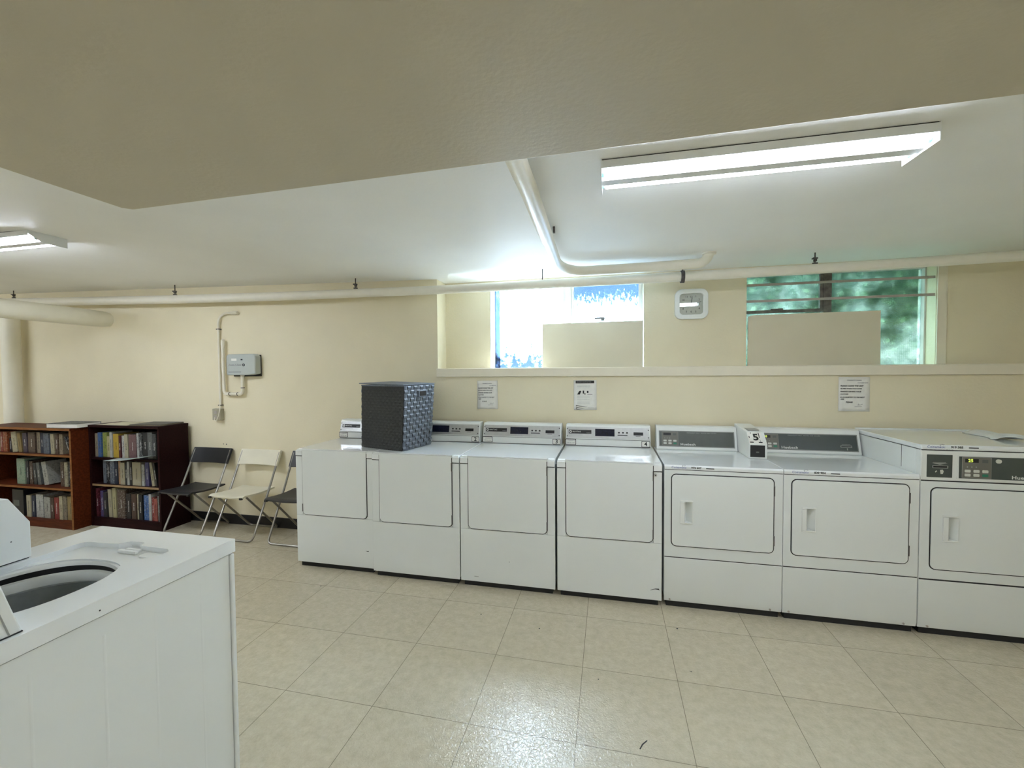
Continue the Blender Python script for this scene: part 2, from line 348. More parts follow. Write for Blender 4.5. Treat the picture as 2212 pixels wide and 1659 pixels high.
struct('trim_1', MB().prism([(3.525, 1.475), (3.76, 1.475), (3.76, 1.548), (3.53, 1.548), (3.525, 1.543)], -1.482, XR, 'x'), TRIM, bevel=0.003)
struct('trim_2', MB().box(2.339, YN-0.012, 1.5485, 2.40, YN, 2.333), TRIM, bevel=0.004)
struct('baseboard_back', MB().prism([(YW-0.012, 0), (YW, 0), (YW, 0.098), (YW-0.008, 0.098)], -6.6, -2.4, 'x'), BASEB)

# ------------------------------------------------------------ windows
def window(name, x0, x1, mull, fm, gl, gr, sash_side, sash_z, z0=1.5365, z1=2.295, fwid=0.022):
    t = sroot(name, ((x0+x1)/2, YG, z0)); ox, oy, oz = t.location
    def B(m_, a, b, c, d, e, f): m_.box(a-ox, b-oy, c-oz, d-ox, e-oy, f-oz)
    f = MB()
    B(f, x1-0.012, YG-0.035, z0, x1, YG+0.03, z1); B(f, x0, YG-0.035, z1-0.02, x1, YG+0.03, z1)
    obj('window_frame', f, WIN_W, t, 0.002)
    f = MB(); B(f, x0, YG-0.035, z0, x0+0.012, YG+0.03, z1); B(f, x0, YG-0.035, z0, x1, YG+0.03, z0+0.014)
    obj('frame_edge', f, fm, t, 0.002)
    if fm is WIN_W: f = MB(); B(f, x0+0.0125, YG-0.004, z0+0.014, x0+0.060, YG-0.0005, z1-0.02); obj('edge_painted_sky', f, PAINTED_SKY, t)  # strip along the left edge painted with the sky's blue
    g = MB(); B(g, mull[0], YG-0.035, z0, mull[1], YG+0.025, z1-0.02); obj('mullion', g, fm, t, 0.003)
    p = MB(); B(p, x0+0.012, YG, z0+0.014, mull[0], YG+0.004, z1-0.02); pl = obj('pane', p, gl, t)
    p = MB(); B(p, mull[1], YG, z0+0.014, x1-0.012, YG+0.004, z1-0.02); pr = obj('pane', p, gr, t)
    a, b = (x0+0.013, mull[0]-0.001) if sash_side == 'L' else (mull[1]+0.001, x1-0.013)
    s = MB()
    B(s, a, YG-0.03, sash_z-0.012, b, YG-0.003, sash_z+0.012); 
    B(s, b-0.022, YG-0.03, sash_z+0.012, b, YG-0.003, z1-0.021); B(s, a, YG-0.03, sash_z+0.012, a+(0.010 if sash_side == 'L' else 0.022), YG-0.003, z1-0.021)
    obj('sash', s, fm, t, 0.002)
    k = MB(); m_ = a+0.42*(b-a)
    B(k, m_-0.05, YG-0.05, sash_z+0.010, m_+0.04, YG-0.03, sash_z+0.020); B(k, m_+0.01, YG-0.045, sash_z-0.008, m_+0.035, YG-0.03, sash_z+0.012)
    obj('latch', k, WIN_D if fm is WIN_D else RODM, t)
    return t, pl
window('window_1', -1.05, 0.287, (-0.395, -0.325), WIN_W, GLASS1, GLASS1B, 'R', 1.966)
window('window_2', 1.072, 2.337, (1.655, 1.712), WIN_D, GLASS2, GLASS2, 'L', 1.988)
struct('window_reveal_1', MB().box(-1.0495, YN+0.003, 1.5365, -1.043, YG-0.036, 2.29), WIN_W)
# security bars across the right window
for z_, nm in ((2.190, 'upper'), (2.062, 'lower')):
    t = tag(obj('security_bar', MB().box(1.073, YN+0.012, z_-0.0095, 2.3365, YN+0.019, z_+0.0095), BARP, None, 0.001),
            f'{nm} of the two thin grey bars across the green window', 'window bar', 'window security bars')
# painted boards standing in the window openings
tag(obj('window_board', MB().prism([(-0.570, 1.5485), (0.282, 1.5485), (0.282, 1.938), (-0.570, 1.934)], YN-0.006, YN+0.010, 'y'), NICHE, None, 0.0015),
    'beige painted board covering lower right of the bright blue-white window', 'board')
tag(obj('window_board', MB().prism([(1.084, 1.5485), (1.992, 1.5485), (1.988, 1.956), (1.12, 1.951), (1.084, 1.940)], YN-0.006, YN+0.010, 'y'), NICHE, None, 0.0015),
    'beige painted board covering lower part of the green window', 'board')

# ------------------------------------------------------------ outside
struct('ground_outside', MB().box(-6, 4.1, 1.30, 8, 9, 1.40), mat('outside_soil', (0.17, 0.18, 0.17), 0.9, var=0.2, vscale=4))
leafm = mat('hedge_leaf', (0.14, 0.225, 0.11), 0.5, var=0.6, vscale=2.5)
lb = MB(); rnd = random.Random(3)
for k in range(7600):
    x = rnd.uniform(0.9, 6.6); z = 1.4 + 2.1*rnd.random(); y = 4.95 + 0.45*rnd.random()+0.15*math.sin(3*x)
    s_ = rnd.uniform(0.025, 0.06); e = Euler((rnd.uniform(-1, 1), rnd.uniform(-1, 1), rnd.uniform(0, 6.28))).to_matrix(); c = Vector((x, y, z))
    lb._add([c+e@Vector(q) for q in ((-s_, 0, 0), (0, -s_*0.5, s_*0.1), (s_, 0, 0), (0, s_*0.5, s_*0.1))], [(0, 1, 2, 3)])
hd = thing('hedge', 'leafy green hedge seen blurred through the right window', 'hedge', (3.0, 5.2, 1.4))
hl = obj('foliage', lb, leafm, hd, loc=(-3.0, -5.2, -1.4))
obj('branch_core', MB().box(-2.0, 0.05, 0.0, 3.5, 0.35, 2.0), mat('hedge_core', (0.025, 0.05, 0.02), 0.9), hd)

# ------------------------------------------------------------ pipes
def arc(c, r, a0, a1, plane, n=8):
    out = []
    for i in range(n+1):
        a = R(a0+(a1-a0)*i/n); p, q = r*math.cos(a), r*math.sin(a)
        out.append({'xy': (c[0]+p, c[1]+q, c[2]), 'xz': (c[0]+p, c[1], c[2]+q), 'yz': (c[0], c[1]+p, c[2]+q)}[plane])
    return out
# long pipe along the wall
path = [(-8.29, 3.4, 2.375), (-6.6, 3.4, 2.325), (-5.24, 3.4, 2.281), (-4.1, 3.4, 2.250), (-2.99, 3.4, 2.227), (-1.417, 3.4, 2.210), (0.29, 3.4, 2.213), (1.517, 3.4, 2.220), (2.58, 3.4, 2.234), (3.69, 3.4, 2.245)]
lp = tag(obj('wall_pipe', MB().tube(path, [0.042, 0.043, 0.043, 0.041, 0.040, 0.036, 0.036, 0.034, 0.034, 0.034], 20), PIPE), 'long cream painted pipe running the whole wall just under the ceiling', 'pipe')
def hanger(x, zt, zb, kind, parent):
    h = MB()
    h.tube([(x, 3.4, cz(x)-0.0005), (x, 3.4, zt+0.0)], 0.0045, 8)
    if kind == 'clamp':
        h.box(x-0.014, 3.39, zt-0.004, x+0.014, 3.41, zt+0.010); h.box(x-0.007, 3.39, zt+0.018, x+0.009, 3.41, zt+0.032); h.box(x-0.017, 3.385, zt+0.034, x+0.013, 3.41, zt+0.043)
    if kind == 'ring':
        h.ring([(3.4+0.045*math.cos(a*math.pi/12), zt-0.036+0.045*math.sin(a*math.pi/12)) for a in range(24)], [(3.4+0.038*math.cos(a*math.pi/12), zt-0.036+0.038*math.sin(a*math.pi/12)) for a in range(24)], x-0.013, x+0.013, 'x')
    obj('pipe_hanger', h, RODM, parent)
hanger(-4.17, 2.292, 0, 'clamp', lp); hanger(-2.18, 2.258, 0, 'clamp', lp); hanger(-0.515, 2.247, 0, 'rod', lp); hanger(0.535, 2.249, 0, 'ring', lp); hanger(1.405, 2.253, 0, 'clamp', lp); hanger(-6.38, 2.362, 0, 'clamp', lp)
# ceiling pipe: out of the soffit, elbow, along the wall pipe, up into the ceiling
cp = [(-0.318, 1.20, 2.272), (-0.325, 1.8, 2.275), (-0.345, 2.55, 2.28), (-0.352, 2.95, 2.275)] + [(-0.352+0.17-0.17*math.cos(R(a)), 2.95+0.28*math.sin(R(a)), 2.274-0.014*a/90) for a in range(10, 91, 10)] \
     + [(0.2, 3.228, 2.260), (0.60, 3.222, 2.262)] + [(0.60+0.08*math.sin(R(a)), 3.22, 2.262+0.072*(1-math.cos(R(a)))) for a in range(15, 91, 15)]
rad = [0.034]*3 + [0.0335] + [0.034]*9 + [0.0335]*2 + [0.033]*6
tp = tag(obj('ceiling_pipe', MB().tube(cp, rad, 20), CPIPE), 'cream pipe crossing the ceiling then turning right above the window', 'pipe')
obj('insulation_sleeve', MB().tube([(-0.318, 1.28, 2.272), (-0.325, 1.8, 2.275), (-0.345, 2.48, 2.279)], 0.038, 20), CPIPE, tp)
obj('pipe_strap', MB().box(-0.306, 2.42, 2.30, -0.295, 2.44, 2.3335), RODM, tp)
obj('pipe_collar', MB().tube([(0.681, 3.22, 2.322), (0.681, 3.22, 2.333)], 0.045, 20), CPIPE, tp)
tag(obj('drain_pipe', MB().tube([(-5.10, 0.8, 2.105), (-5.15, 2.0, 2.105), (-5.24, 3.30, 2.105), (-5.255, 3.49, 2.105), (-5.258, 3.549, 2.105)], [0.086, 0.086, 0.086, 0.084, 0.072], 28), DPIPE), 'thick cream drain pipe entering the wall above the bookcases', 'pipe')
tag(obj('stack_pipe', MB().tube([(-6.53, 3.44, 0.0), (-6.53, 3.44, 2.24)], 0.077, 24), DPIPE), 'vertical painted stack pipe standing behind the left bookcase', 'pipe')

# ------------------------------------------------------------ lights
def fixture(label, x0, x1, y0, y1, zt, glow, chamfer):
    t = thing('ceiling_light', label, 'ceiling light', ((x0+x1)/2, (y0+y1)/2, zt), group='fluorescent strip lights on the ceiling')
    L = (x1-x0)/2; Wd = (y1-y0)/2; H = 0.062
    # housing: base plate with raised central channel
    obj('mounting_gap_shade', MB().box(-L+0.006, -Wd+0.003, -0.0045, L-0.006, Wd-0.003, -0.0002), GAP, t)  # near-black strip painted as the shadow line below the ceiling
    prof = [(-Wd, -0.0045), (Wd, -0.0045), (Wd, -0.034), (Wd-0.003, -0.034), (Wd-0.003, -0.006), (0.030, -0.008), (0.024, -0.053), (-0.024, -0.053), (-0.030, -0.008), (-Wd+0.003, -0.006), (-Wd+0.003, -0.034), (-Wd, -0.034)]
    obj('housing', MB().prism(prof, -L+0.004, L-0.004, 'x'), FIXT, t)
    for sgn in (-1, 1):
        a = sgn*L - (0.0 if sgn < 0 else 0.004)
        pr = [(-Wd, 0), (Wd, 0), (Wd, -H), (-Wd+(0.07 if chamfer else 0.0), -H), (-Wd, -0.022 if chamfer else -H+0.001)]
        e = obj('end_plate', MB().prism(pr, a, a+0.004, 'x'), FIXT, t)
        for yy in (-0.052, 0.052):
            obj('lamp_socket', MB().tube([(a-sgn*0.0-sgn*0.022, yy, -0.037), (a, yy, -0.037)], 0.013, 16), TEAL, e)
    for yy in (-0.052, 0.052):
        obj('fluorescent_tube', MB().tube([(-L+0.018, yy, -0.037), (L-0.018, yy, -0.037)], 0.0175, 20), glow, t)
    return t
fixture('bare two-tube fluorescent light above the numbered machines', -0.03, 1.066, 1.703, 1.892, 2.333, TUBEM, False)
fixture('two-tube fluorescent light cut by the left edge of the photo', -4.57, -3.345, 1.855, 2.045, cz(-3.9)-0.008, TUBEM2, True)
FILL_LIGHTS = [('added unseen two-tube fill light behind the camera on the low ceiling', -1.4, -0.2, -1.3, -1.1, 2.20, TUBEB, False),  # unseen fixtures added to brighten walls, machines and floor
         ('added unseen two-tube fill light behind the camera on the low ceiling, right side', 2.0, 3.2, -0.6, -0.4, 2.20, TUBER, False),
         ('added unseen two-tube fill light behind the camera over the left aisle', -4.8, -3.6, -0.6, -0.4, cz(-3.7)-0.008, TUBEM2, False),
         ('added unseen two-tube fill light beyond the left edge of the photo', -7.6, -6.4, 1.855, 2.045, cz(-6.5)-0.008, TUBEM2, False)]
for a in FILL_LIGHTS: fixture(*a)

# ------------------------------------------------------------ drop-front dryers with number plates (four in a row)
def text_on(name, body, size, x, z, m, parent, yf, tilt=0, **k):
    return text(name, body, size, (x, yf, z), m, parent, rot=(90-tilt, 0, 0), **k)
def knob_screw(mb, x, y, z, r=0.004):
    mb.tube([(x, y, z), (x, y-0.002, z)], r, 10)
def numbered_dryer(label, x0, x1, yf, number, hinge='R', lock=False, marks=()):
    W = x1-x0; D = 0.655; t = thing('laundry_dryer', label, 'dryer', (x0, yf, 0), group='numbered drop-front dryers in the row')
    zd = 0.926; dx0, dx1, dz0, dz1 = 0.062, W-0.056, 0.418, 0.9225
    # cabinet with kick space
    c = MB().box(0.004, 0.006, 0.044, W-0.004, D, zd-0.001); obj('cabinet', c, ENAMEL, t, 0.006)
    obj('kick_base_shade', MB().box(0.02, 0.022, 0.0, W-0.02, D-0.03, 0.046), GAP, t)  # near-black base set forward as painted shade under the dryer
    # front skin around door (proud of the cabinet)
    f = MB()
    f.box(0, 0, 0.040, W, 0.010, dz0-0.006)
    f.box(0, 0, dz0-0.006, dx0-0.004, 0.010, 0.872); f.box(dx1+0.004, 0, dz0-0.006, W, 0.010, 0.872)
    obj('front_panel', f, ENAMEL, t, 0.003)
    # top: slab with dropped front corners and a recess for the door lip
    tp_ = MB(); tp_.box(0, 0.035, zd-0.045, W, D, zd)
    tp_.prism([(0.035, zd), (-0.002, zd-0.010), (-0.004, zd-0.050), (0.035, zd-0.050)], 0, dx0-0.004, 'x')
    tp_.prism([(0.035, zd), (-0.002, zd-0.010), (-0.004, zd-0.050), (0.035, zd-0.050)], dx1+0.004, W, 'x')
    top = obj('top', tp_, ENAMEL_T, t, 0.004)
    for a_, b_ in ((0.002, dx0-0.006), (dx1+0.006, W-0.002)): obj('seam', MB().box(a_, -0.0012, zd-0.0545, b_, 0.004, zd-0.0515), GAP, top)
    # raised lip on the top just behind the door
    obj('door_lip', MB().prism(rr(dx0-0.008, 0.0, dx1+0.008, 0.060, 0.03, (0, 0, 1, 1)), zd-0.002, zd+0.004, 'z'), ENAMEL_T, top, 0.002)
    # door with dark gap
    out = rr(dx0-0.0058, dz0-0.0058, dx1+0.0058, dz1-0.014, 0.0358, (1, 1, 0, 0)); inn = rr(dx0, dz0, dx1, dz1-0.014, 0.030, (1, 1, 0, 0))
    d = obj('door', MB().prism(rr(dx0, dz0, dx1, dz1, 0.030, (1, 1, 0, 0)), -0.006, 0.012, 'y'), ENAMEL, t, 0.004)
    obj('door_gap', MB().ring(out, inn, -0.0008, 0.009, 'y'), GAP, t)
    hx = dx1+0.002 if hinge == 'R' else dx0-0.002
    for hz in ((0.845, 0.47) if hinge == 'R' else (0.47,)): obj('hinge', MB().box(hx-0.0035, -0.0075, hz-0.03, hx+0.0035, 0.004, hz+0.03), HINGE, t)
    if lock:
        k = MB().tube([(W-0.040, 0.002, 0.852), (W-0.040, -0.006, 0.852)], 0.0095, 16); ko = obj('lock', k, SILVER, t)
        obj('keyhole', MB().tube([(W-0.040, -0.0055, 0.852), (W-0.040, -0.0068, 0.852)], 0.004, 10), BLACKP, ko)
    # console
    y1 = D-0.095; cx0, cx1 = 0.005, W-0.018
    prof = [(y1, zd), (y1-0.002, 0.981), (y1+0.026, 1.083), (y1+0.034, 1.092), (D+0.02, 1.092), (D+0.02, zd)]
    c = obj('console', MB().prism(prof, cx0, cx1, 'x'), PLW, t, 0.004)
    obj('console_shadow_gap', MB().box(cx0+0.002, y1-0.0035, zd+0.0005, cx1-0.002, y1+0.004, zd+0.0035), GAP, c)
    ang = math.atan2(0.028, 0.102); tilt = math.degrees(ang)
    # tilted face helper: local (u,v) on slope starting at (y1-0.002, 0.981)
    def S(u, v, dd=0): return (u, y1-0.002 + v*math.sin(ang) - dd*math.cos(ang), 0.981 + v*math.cos(ang) + dd*math.sin(ang))
    def plate(name, u0, v0, u1, v1, m_, th=0.0015, base=0.0, par=c, rad=0.0):
        n8 = rr(u0, v0, u1, v1, rad) if rad else [(u0, v0), (u1, v0), (u1, v1), (u0, v1)]
        k = len(n8); vs = [S(p[0], p[1], base) for p in n8]+[S(p[0], p[1], base+th) for p in n8]
        q = MB()._add(vs, [tuple(range(k-1, -1, -1)), tuple(range(k, 2*k))]+[(i, (i+1) % k, (i+1) % k+k, i+k) for i in range(k)])
        return obj(name, q, m_, par)
    pa = plate('control_panel', cx0+0.008, 0.007, cx1-0.010, 0.096, SILVER)
    obj('panel_seam', MB().box(cx0+0.004, y1-0.0035, 0.9800, cx1-0.004, y1+0.002, 0.9822), GAP, c)
    u = lambda f: cx0 + f*(cx1-cx0)
    st = plate('brand_strip', u(0.035), 0.042, u(0.31), 0.072, BLACKP, 0.001, 0.0015, pa)
    rg = plate('brand_ring', u(0.043), 0.0465, u(0.072), 0.0675, INKW, 0.0006, 0.0025, st, 0.008)
    plate('ring_centre', u(0.052), 0.0525, u(0.063), 0.0615, INK, 0.0004, 0.0031, rg)
    tx = text('lettering', 'MAYTAG', 0.0155, S(u(0.081), 0.057, 0.0026), INKW, st, rot=(90-tilt, 0, 0), sx=1.05)
    tx = text('lettering', 'COMMERCIAL', 0.007, S(u(0.25), 0.049, 0.0026), INKL, st, rot=(90-tilt, 0, 0), sx=0.8)
    text('small_print', 'TO START INSERT COINS OR CARD', 0.0065, S(u(0.04), 0.030, 0.0017), INKL, pa, rot=(90-tilt, 0, 0))
    text('small_print', 'PRESS START', 0.0065, S(u(0.04), 0.020, 0.0017), INKL, pa, rot=(90-tilt, 0, 0))
    plate('display', u(0.355), 0.026, u(0.585), 0.083, SCREEN, 0.001, 0.0015, pa)
    for k in range(3): plate('button', u(0.625+0.047*k), 0.051, u(0.647+0.047*k), 0.062, BLACKP, 0.002, 0.0015, pa, 0.003)
    plate('button_underline', u(0.62), 0.034, u(0.735), 0.040, BLACKP, 0.0008, 0.0015, pa)
    plate('card_slot', u(0.805), 0.039, u(0.915), 0.062, BLACKP, 0.001, 0.0015, pa)
    plate('slot_lip', u(0.83), 0.030, u(0.885), 0.033, INK, 0.0006, 0.0015, pa)
    for sy in (0.022, 0.080):
        for sx in (0.018, 0.975): plate('screw', u(sx)-0.004, sy-0.004, u(sx)+0.004, sy+0.004, BLACKP, 0.002, 0.0015, pa, 0.0035)
    # sticker and number plate on the lower band
    yb = y1-0.0008
    def flat(name, a, b, x_, z_, m_, par, dy=0.0): return obj(name, MB().prism(rr(a, b, x_, z_, 0.004, n=3), yb-0.0012-dy, yb-dy, 'y'), m_, par)
    s1 = flat('phone_sticker', u(0.0)-0.004, 0.934, u(0.125), 0.980, INK, c); flat('sticker_face', u(0.0)+0.0, 0.938, u(0.125)-0.004, 0.976, PAPER, s1, 0.0012)
    text_on('lettering', 'COINAMATIC', 0.0115, u(0.0)+0.018, 0.966, INKG, s1, yb-0.003, sx=0.78)
    text_on('lettering', '1-800-361-2646', 0.011, u(0.0)+0.006, 0.950, INKG, s1, yb-0.003, sx=0.9)
    if number:
        n1 = flat('number_plate', u(0.895), 0.932, u(0.993), 0.976, INK, c); flat('plate_face', u(0.895)+0.0035, 0.9355, u(0.993)-0.0035, 0.9725, PAPER, n1, 0.0012)
        text_on('numeral', number, 0.043, u(0.944), 0.954, INK, n1, yb-0.003, align='CENTER', bold=0.0009)
    for mk in marks: obj('scuff_mark', MB().prism(mk, -0.0012, 0.0, 'y'), GAP, t)
    return t
numbered_dryer('white dryer at the left end of the row, dark hamper on its top', -2.386, -1.719, 2.862, None, 'L', False,
               [[(0.595, 0.170), (0.612, 0.166), (0.622, 0.168), (0.621, 0.172), (0.610, 0.170)]])
numbered_dryer('white drop-front dryer with number 2 on its console', -1.712, -1.031, 2.838, '2')
numbered_dryer('white drop-front dryer with number 3 on its console', -1.024, -0.352, 2.838, '3', 'R', False,
               [[(0.10, 0.076), (0.13, 0.0745), (0.131, 0.076), (0.10, 0.078)], [(0.350, 0.200), (0.356, 0.205), (0.354, 0.198)]])
numbered_dryer('white drop-front dryer with number 4 on its console', -0.338, 0.331, 2.838, '4', 'R', True,
               [[(0.600, 0.106), (0.630, 0.117), (0.652, 0.119), (0.656, 0.108), (0.648, 0.112), (0.628, 0.113), (0.600, 0.104)]])

# ------------------------------------------------------------ side-hinged dryers
def side_door(t, W, dx0, dx1, dz0, dz1, hx0, hz0, W2=0.0):
    out = rr(dx0-0.0055, dz0-0.0055, dx1+0.0055, dz1+0.0055, 0.0315); inn = rr(dx0, dz0, dx1, dz1, 0.026)
    obj('door_gap', MB().ring(out, inn, -0.0012, 0.008, 'y'), GAP, t)
    hw, hh = 0.068, 0.142
    # door with a pocket for the hand
    q = MB(); o1 = rr(dx0, dz0, dx1, dz1, 0.026); i1 = rr(hx0, hz0, hx0+hw, hz0+hh, 0.006)
    q.ring(o1, i1, -0.007, 0.004, 'y'); d = obj('door', q, ENAMEL, t, 0.003)
    h = MB(); yb = 0.012
    # sloping pocket: deep at left third, rising to the right
    a, b = hx0, hx0+hw
    h.prism([(a-0.004, -0.014), (a+0.019, -0.016), (a+0.022, -0.012), (a+0.023, 0.030), (a+0.036, 0.030), (b-0.006, -0.004), (b-0.002, -0.012), (b+0.003, -0.012), (b+0.003, -0.006), (b, 0.036), (a, 0.036), (a-0.004, -0.006)], hz0+0.006, hz0+hh-0.006, 'z')
    h.prism([(a-0.004, -0.013), (b+0.003, -0.012), (b+0.003, -0.006), (b, 0.036), (a, 0.036), (a-0.004, -0.006)], hz0-0.003, hz0+0.006, 'z'); h.prism([(a-0.004, -0.013), (b+0.003, -0.012), (b+0.003, -0.006), (b, 0.036), (a, 0.036), (a-0.004, -0.006)], hz0+hh-0.006, hz0+hh+0.003, 'z')
    obj('door_handle', h, PLW, d, 0.0025)
    for hz in (dz1-0.075, dz0+0.075): obj('hinge', MB().box(dx1-0.001, -0.0085, hz-0.030, dx1+0.006, 0.004, hz+0.030), HINGE, t)
    return d
def keypad(par, S, u0, v0, u1, v1, digits, plate):
    kp = plate('keypad', u0, v0, u1, v1, KEYE, 0.001, 0.001, par, 0.002)
    plate('keypad_face', u0+0.0015, v0+0.0015, u1-0.0015, v1-0.0015, KEYP, 0.0006, 0.002, kp)
    w_, h_ = u1-u0, v1-v0; U = lambda f: u0+f*w_; V = lambda f: v0+f*h_
    plate('display', U(0.10), V(0.74), U(0.56), V(0.92), BLACKP, 0.0006, 0.0026, kp)
    if digits: text('digits', digits, 0.022*h_/0.11, S(U(0.20), V(0.83), 0.0034), LEDG, kp, rot=(90-plate.tilt, 0, 0), bold=0.0006)
    plate('icon_window', U(0.68), V(0.74), U(0.88), V(0.90), GREYP, 0.0006, 0.0026, kp)
    for k in range(3): plate('indicator', U(0.16+0.15*k), V(0.50), U(0.20+0.15*k), V(0.56), KEYE, 0.0006, 0.0026, kp)
    for r_ in range(2):
        for k in range(3):
            m_ = BTNG if (r_ == 1 and k == 2) else BTNW
            plate('button', U(0.09+0.30*k), V(0.27-0.19*r_), U(0.29+0.30*k), V(0.40-0.19*r_), m_, 0.0012, 0.0026, kp, 0.0035)
    return kp
def plater(S, par0):
    def plate(name, u0, v0, u1, v1, m_, th=0.0015, base=0.0, par=None, rad=0.0):
        n8 = rr(u0, v0, u1, v1, min(rad, (v1-v0)*0.49, (u1-u0)*0.49), n=4) if rad else [(u0, v0), (u1, v0), (u1, v1), (u0, v1)]
        k = len(n8); vs = [S(p[0], p[1], base) for p in n8]+[S(p[0], p[1], base+th) for p in n8]
        q = MB()._add(vs, [tuple(range(k-1, -1, -1)), tuple(range(k, 2*k))]+[(i, (i+1) % k, (i+1) % k+k, i+k) for i in range(k)])
        return obj(name, q, m_, par or par0)
    return plate
def logo(par, x, z, yf, code, s=1.0):
    """printed maker's script, serial digits and dash on the front edge of a top"""
    a = text_on('lettering', 'Coinamatic', 0.0195*s, x, z, INKB, par, yf, sx=1.0, shear=0.1)
    sw = MB(); P_ = [(x+0.075*s+0.011*math.cos(R(a_)), yf, z+0.010+0.006*math.sin(R(a_))) for a_ in range(20, 250, 30)]
    sw.tube(P_, 0.0012, 6); obj('swoosh', sw, INKG, par)
    text_on('serial_number', code, 0.0165*s, x+0.118*s, z, INK, par, yf, bold=0.0005, sx=1.1)
    obj('dash_label', MB().box(x+0.205*s, yf-0.0006, z-0.0035, x+0.252*s, yf+0.001, z+0.0015), INK, par)
    text_on('small_print', 'Service www.coinamatic.com 1-800-361-2646', 0.006, x+0.012, z-0.0145, INKG, par, yf)
def side_dryer(label, x0, x1, yf, code, digits, panel, slot, cons_w):
    W = x1-x0; D = 0.655; t = thing('laundry_dryer', label, 'dryer', (x0, yf, 0), group='side-hinged dryers with grey consoles'); zd = 0.918
    obj('cabinet', MB().box(0.002, 0.045, 0.055, W-0.002, D, zd-0.002).box(0.002, 0.008, 0.055, 0.012, 0.045, 0.916).box(W-0.012, 0.008, 0.055, W-0.002, 0.045, 0.916), ENAMEL, t, 0.003)
    obj('kick_base_shade', MB().box(0.015, 0.018, 0.0, W-0.015, D-0.03, 0.056), GAP, t)  # shade below the cabinet put into the base's near-black colour
    obj('front_panel', MB().ring(rr(0, 0.329, W, 0.887, 0.001), rr(0.0425, 0.4005, W-0.0485, 0.8615, 0.030), 0, 0.010, 'y'), ENAMEL, t, 0.002)
    lp_ = obj('lower_panel', MB().prism([(0.0, 0.324), (0.012, 0.324), (0.012, 0.040), (0.006, 0.038), (-0.001, 0.066)], 0, W, 'x'), ENAMEL, t, 0.003)
    for sx in (0.035, W-0.065): obj('screw', MB().tube([(sx, 0.004, 0.052), (sx, -0.004, 0.052)], 0.0055, 10), BARP, lp_)
    for a_, b_ in ((0.3235, 0.3295), (0.8865, 0.8905)): obj('panel_gap', MB().box(0.003, 0.002, a_, W-0.003, 0.012, b_), GAP, t)
    top = obj('top', MB().prism([(-0.003, 0.8905), (-0.004, 0.909), (0.004, zd), (D, zd), (D, 0.8905)], 0, W, 'x'), ENAMEL_T, t, 0.003)
    logo(top, 0.042, 0.905, -0.0045, code)
    side_door(t, W, 0.046, W-0.052, 0.404, 0.858, 0.100, 0.552)
    y1 = D-0.105; cx0, cx1 = 0.010, cons_w
    y2 = y1+0.036; zt = 1.068; z0 = 0.925
    prof = [(y1, zd), (y1-0.004, z0), (y2, zt), (y2+0.004, 1.083), (y2+0.014, 1.092), (D+0.02, 1.092), (D+0.02, zd)]
    c = obj('console', MB().prism(prof, cx0, cx1, 'x'), PLW, t, 0.004)
    ang = math.atan2(y2-y1+0.004, zt-z0); tilt = math.degrees(ang)
    def S(u, v, dd=0): return (u, y1-0.004 + v*math.sin(ang) - dd*math.cos(ang), z0 + v*math.cos(ang) + dd*math.sin(ang))
    plate = plater(S, c)
    class PW:
        pass
    pl2 = lambda *a, **k: plate(*a, **k)
    def P2(name, u0, v0, u1, v1, m_, th=0.0015, base=0.0, par=None, rad=0.0): return plate(name, u0, v0, u1, v1, m_, th, base, par, rad)
    P2.tilt = tilt
    P2('panel_rim', cx0+0.020, 0.018, cx1-0.018, 0.137, GAP, 0.0008, 0.0)
    P2('panel_rim', cx0+0.0215, 0.0195, cx1-0.0195, 0.1355, KEYE, 0.0008, 0.0004)
    pn = P2('control_panel', cx0+0.024, 0.023, cx1-0.023, 0.132, panel, 0.001, 0.0006)
    keypad(pn, S, cx0+0.040, 0.027, cx0+0.158, 0.129, digits, P2)
    text('lettering', 'Huebsch', 0.024, S(cx0+0.172, 0.036, 0.0022), INKW, pn, rot=(90-tilt, 0, 0), bold=0.0005, sx=1.2, space=1.06)
    text('small_print', 'PERMANENT PRESS  WHITES AND COLORS', 0.0085, S(cx0+0.22, 0.123, 0.0018), INKL, pn, rot=(90-tilt, 0, 0), space=1.3)
    if slot:
        sl = P2('card_slot', W-0.135, 0.046, W-0.065, 0.060, KEYE, 0.0015, 0.0016, pn); P2('slot_opening', W-0.131, 0.050, W-0.069, 0.056, BLACKP, 0.0008, 0.0031, sl)
        P2('slot_arrow', W-0.126, 0.067, W-0.074, 0.069, KEYE, 0.0006, 0.0016, pn, 0.001); P2('slot_pointer', W-0.098, 0.028, W-0.092, 0.042, KEYE, 0.0006, 0.0016, pn)
    return t
side_dryer('white side-hinged dryer directly right of dryer 4, serial 972 607', 0.346, 1.0265, 2.852, '972 607', '', GREYP, False, 0.577)
side_dryer('white side-hinged dryer right of the coin box, card slot on console, serial 839 904', 1.029, 1.7195, 2.852, '839 904', '10', DGREYP, True, 0.682)

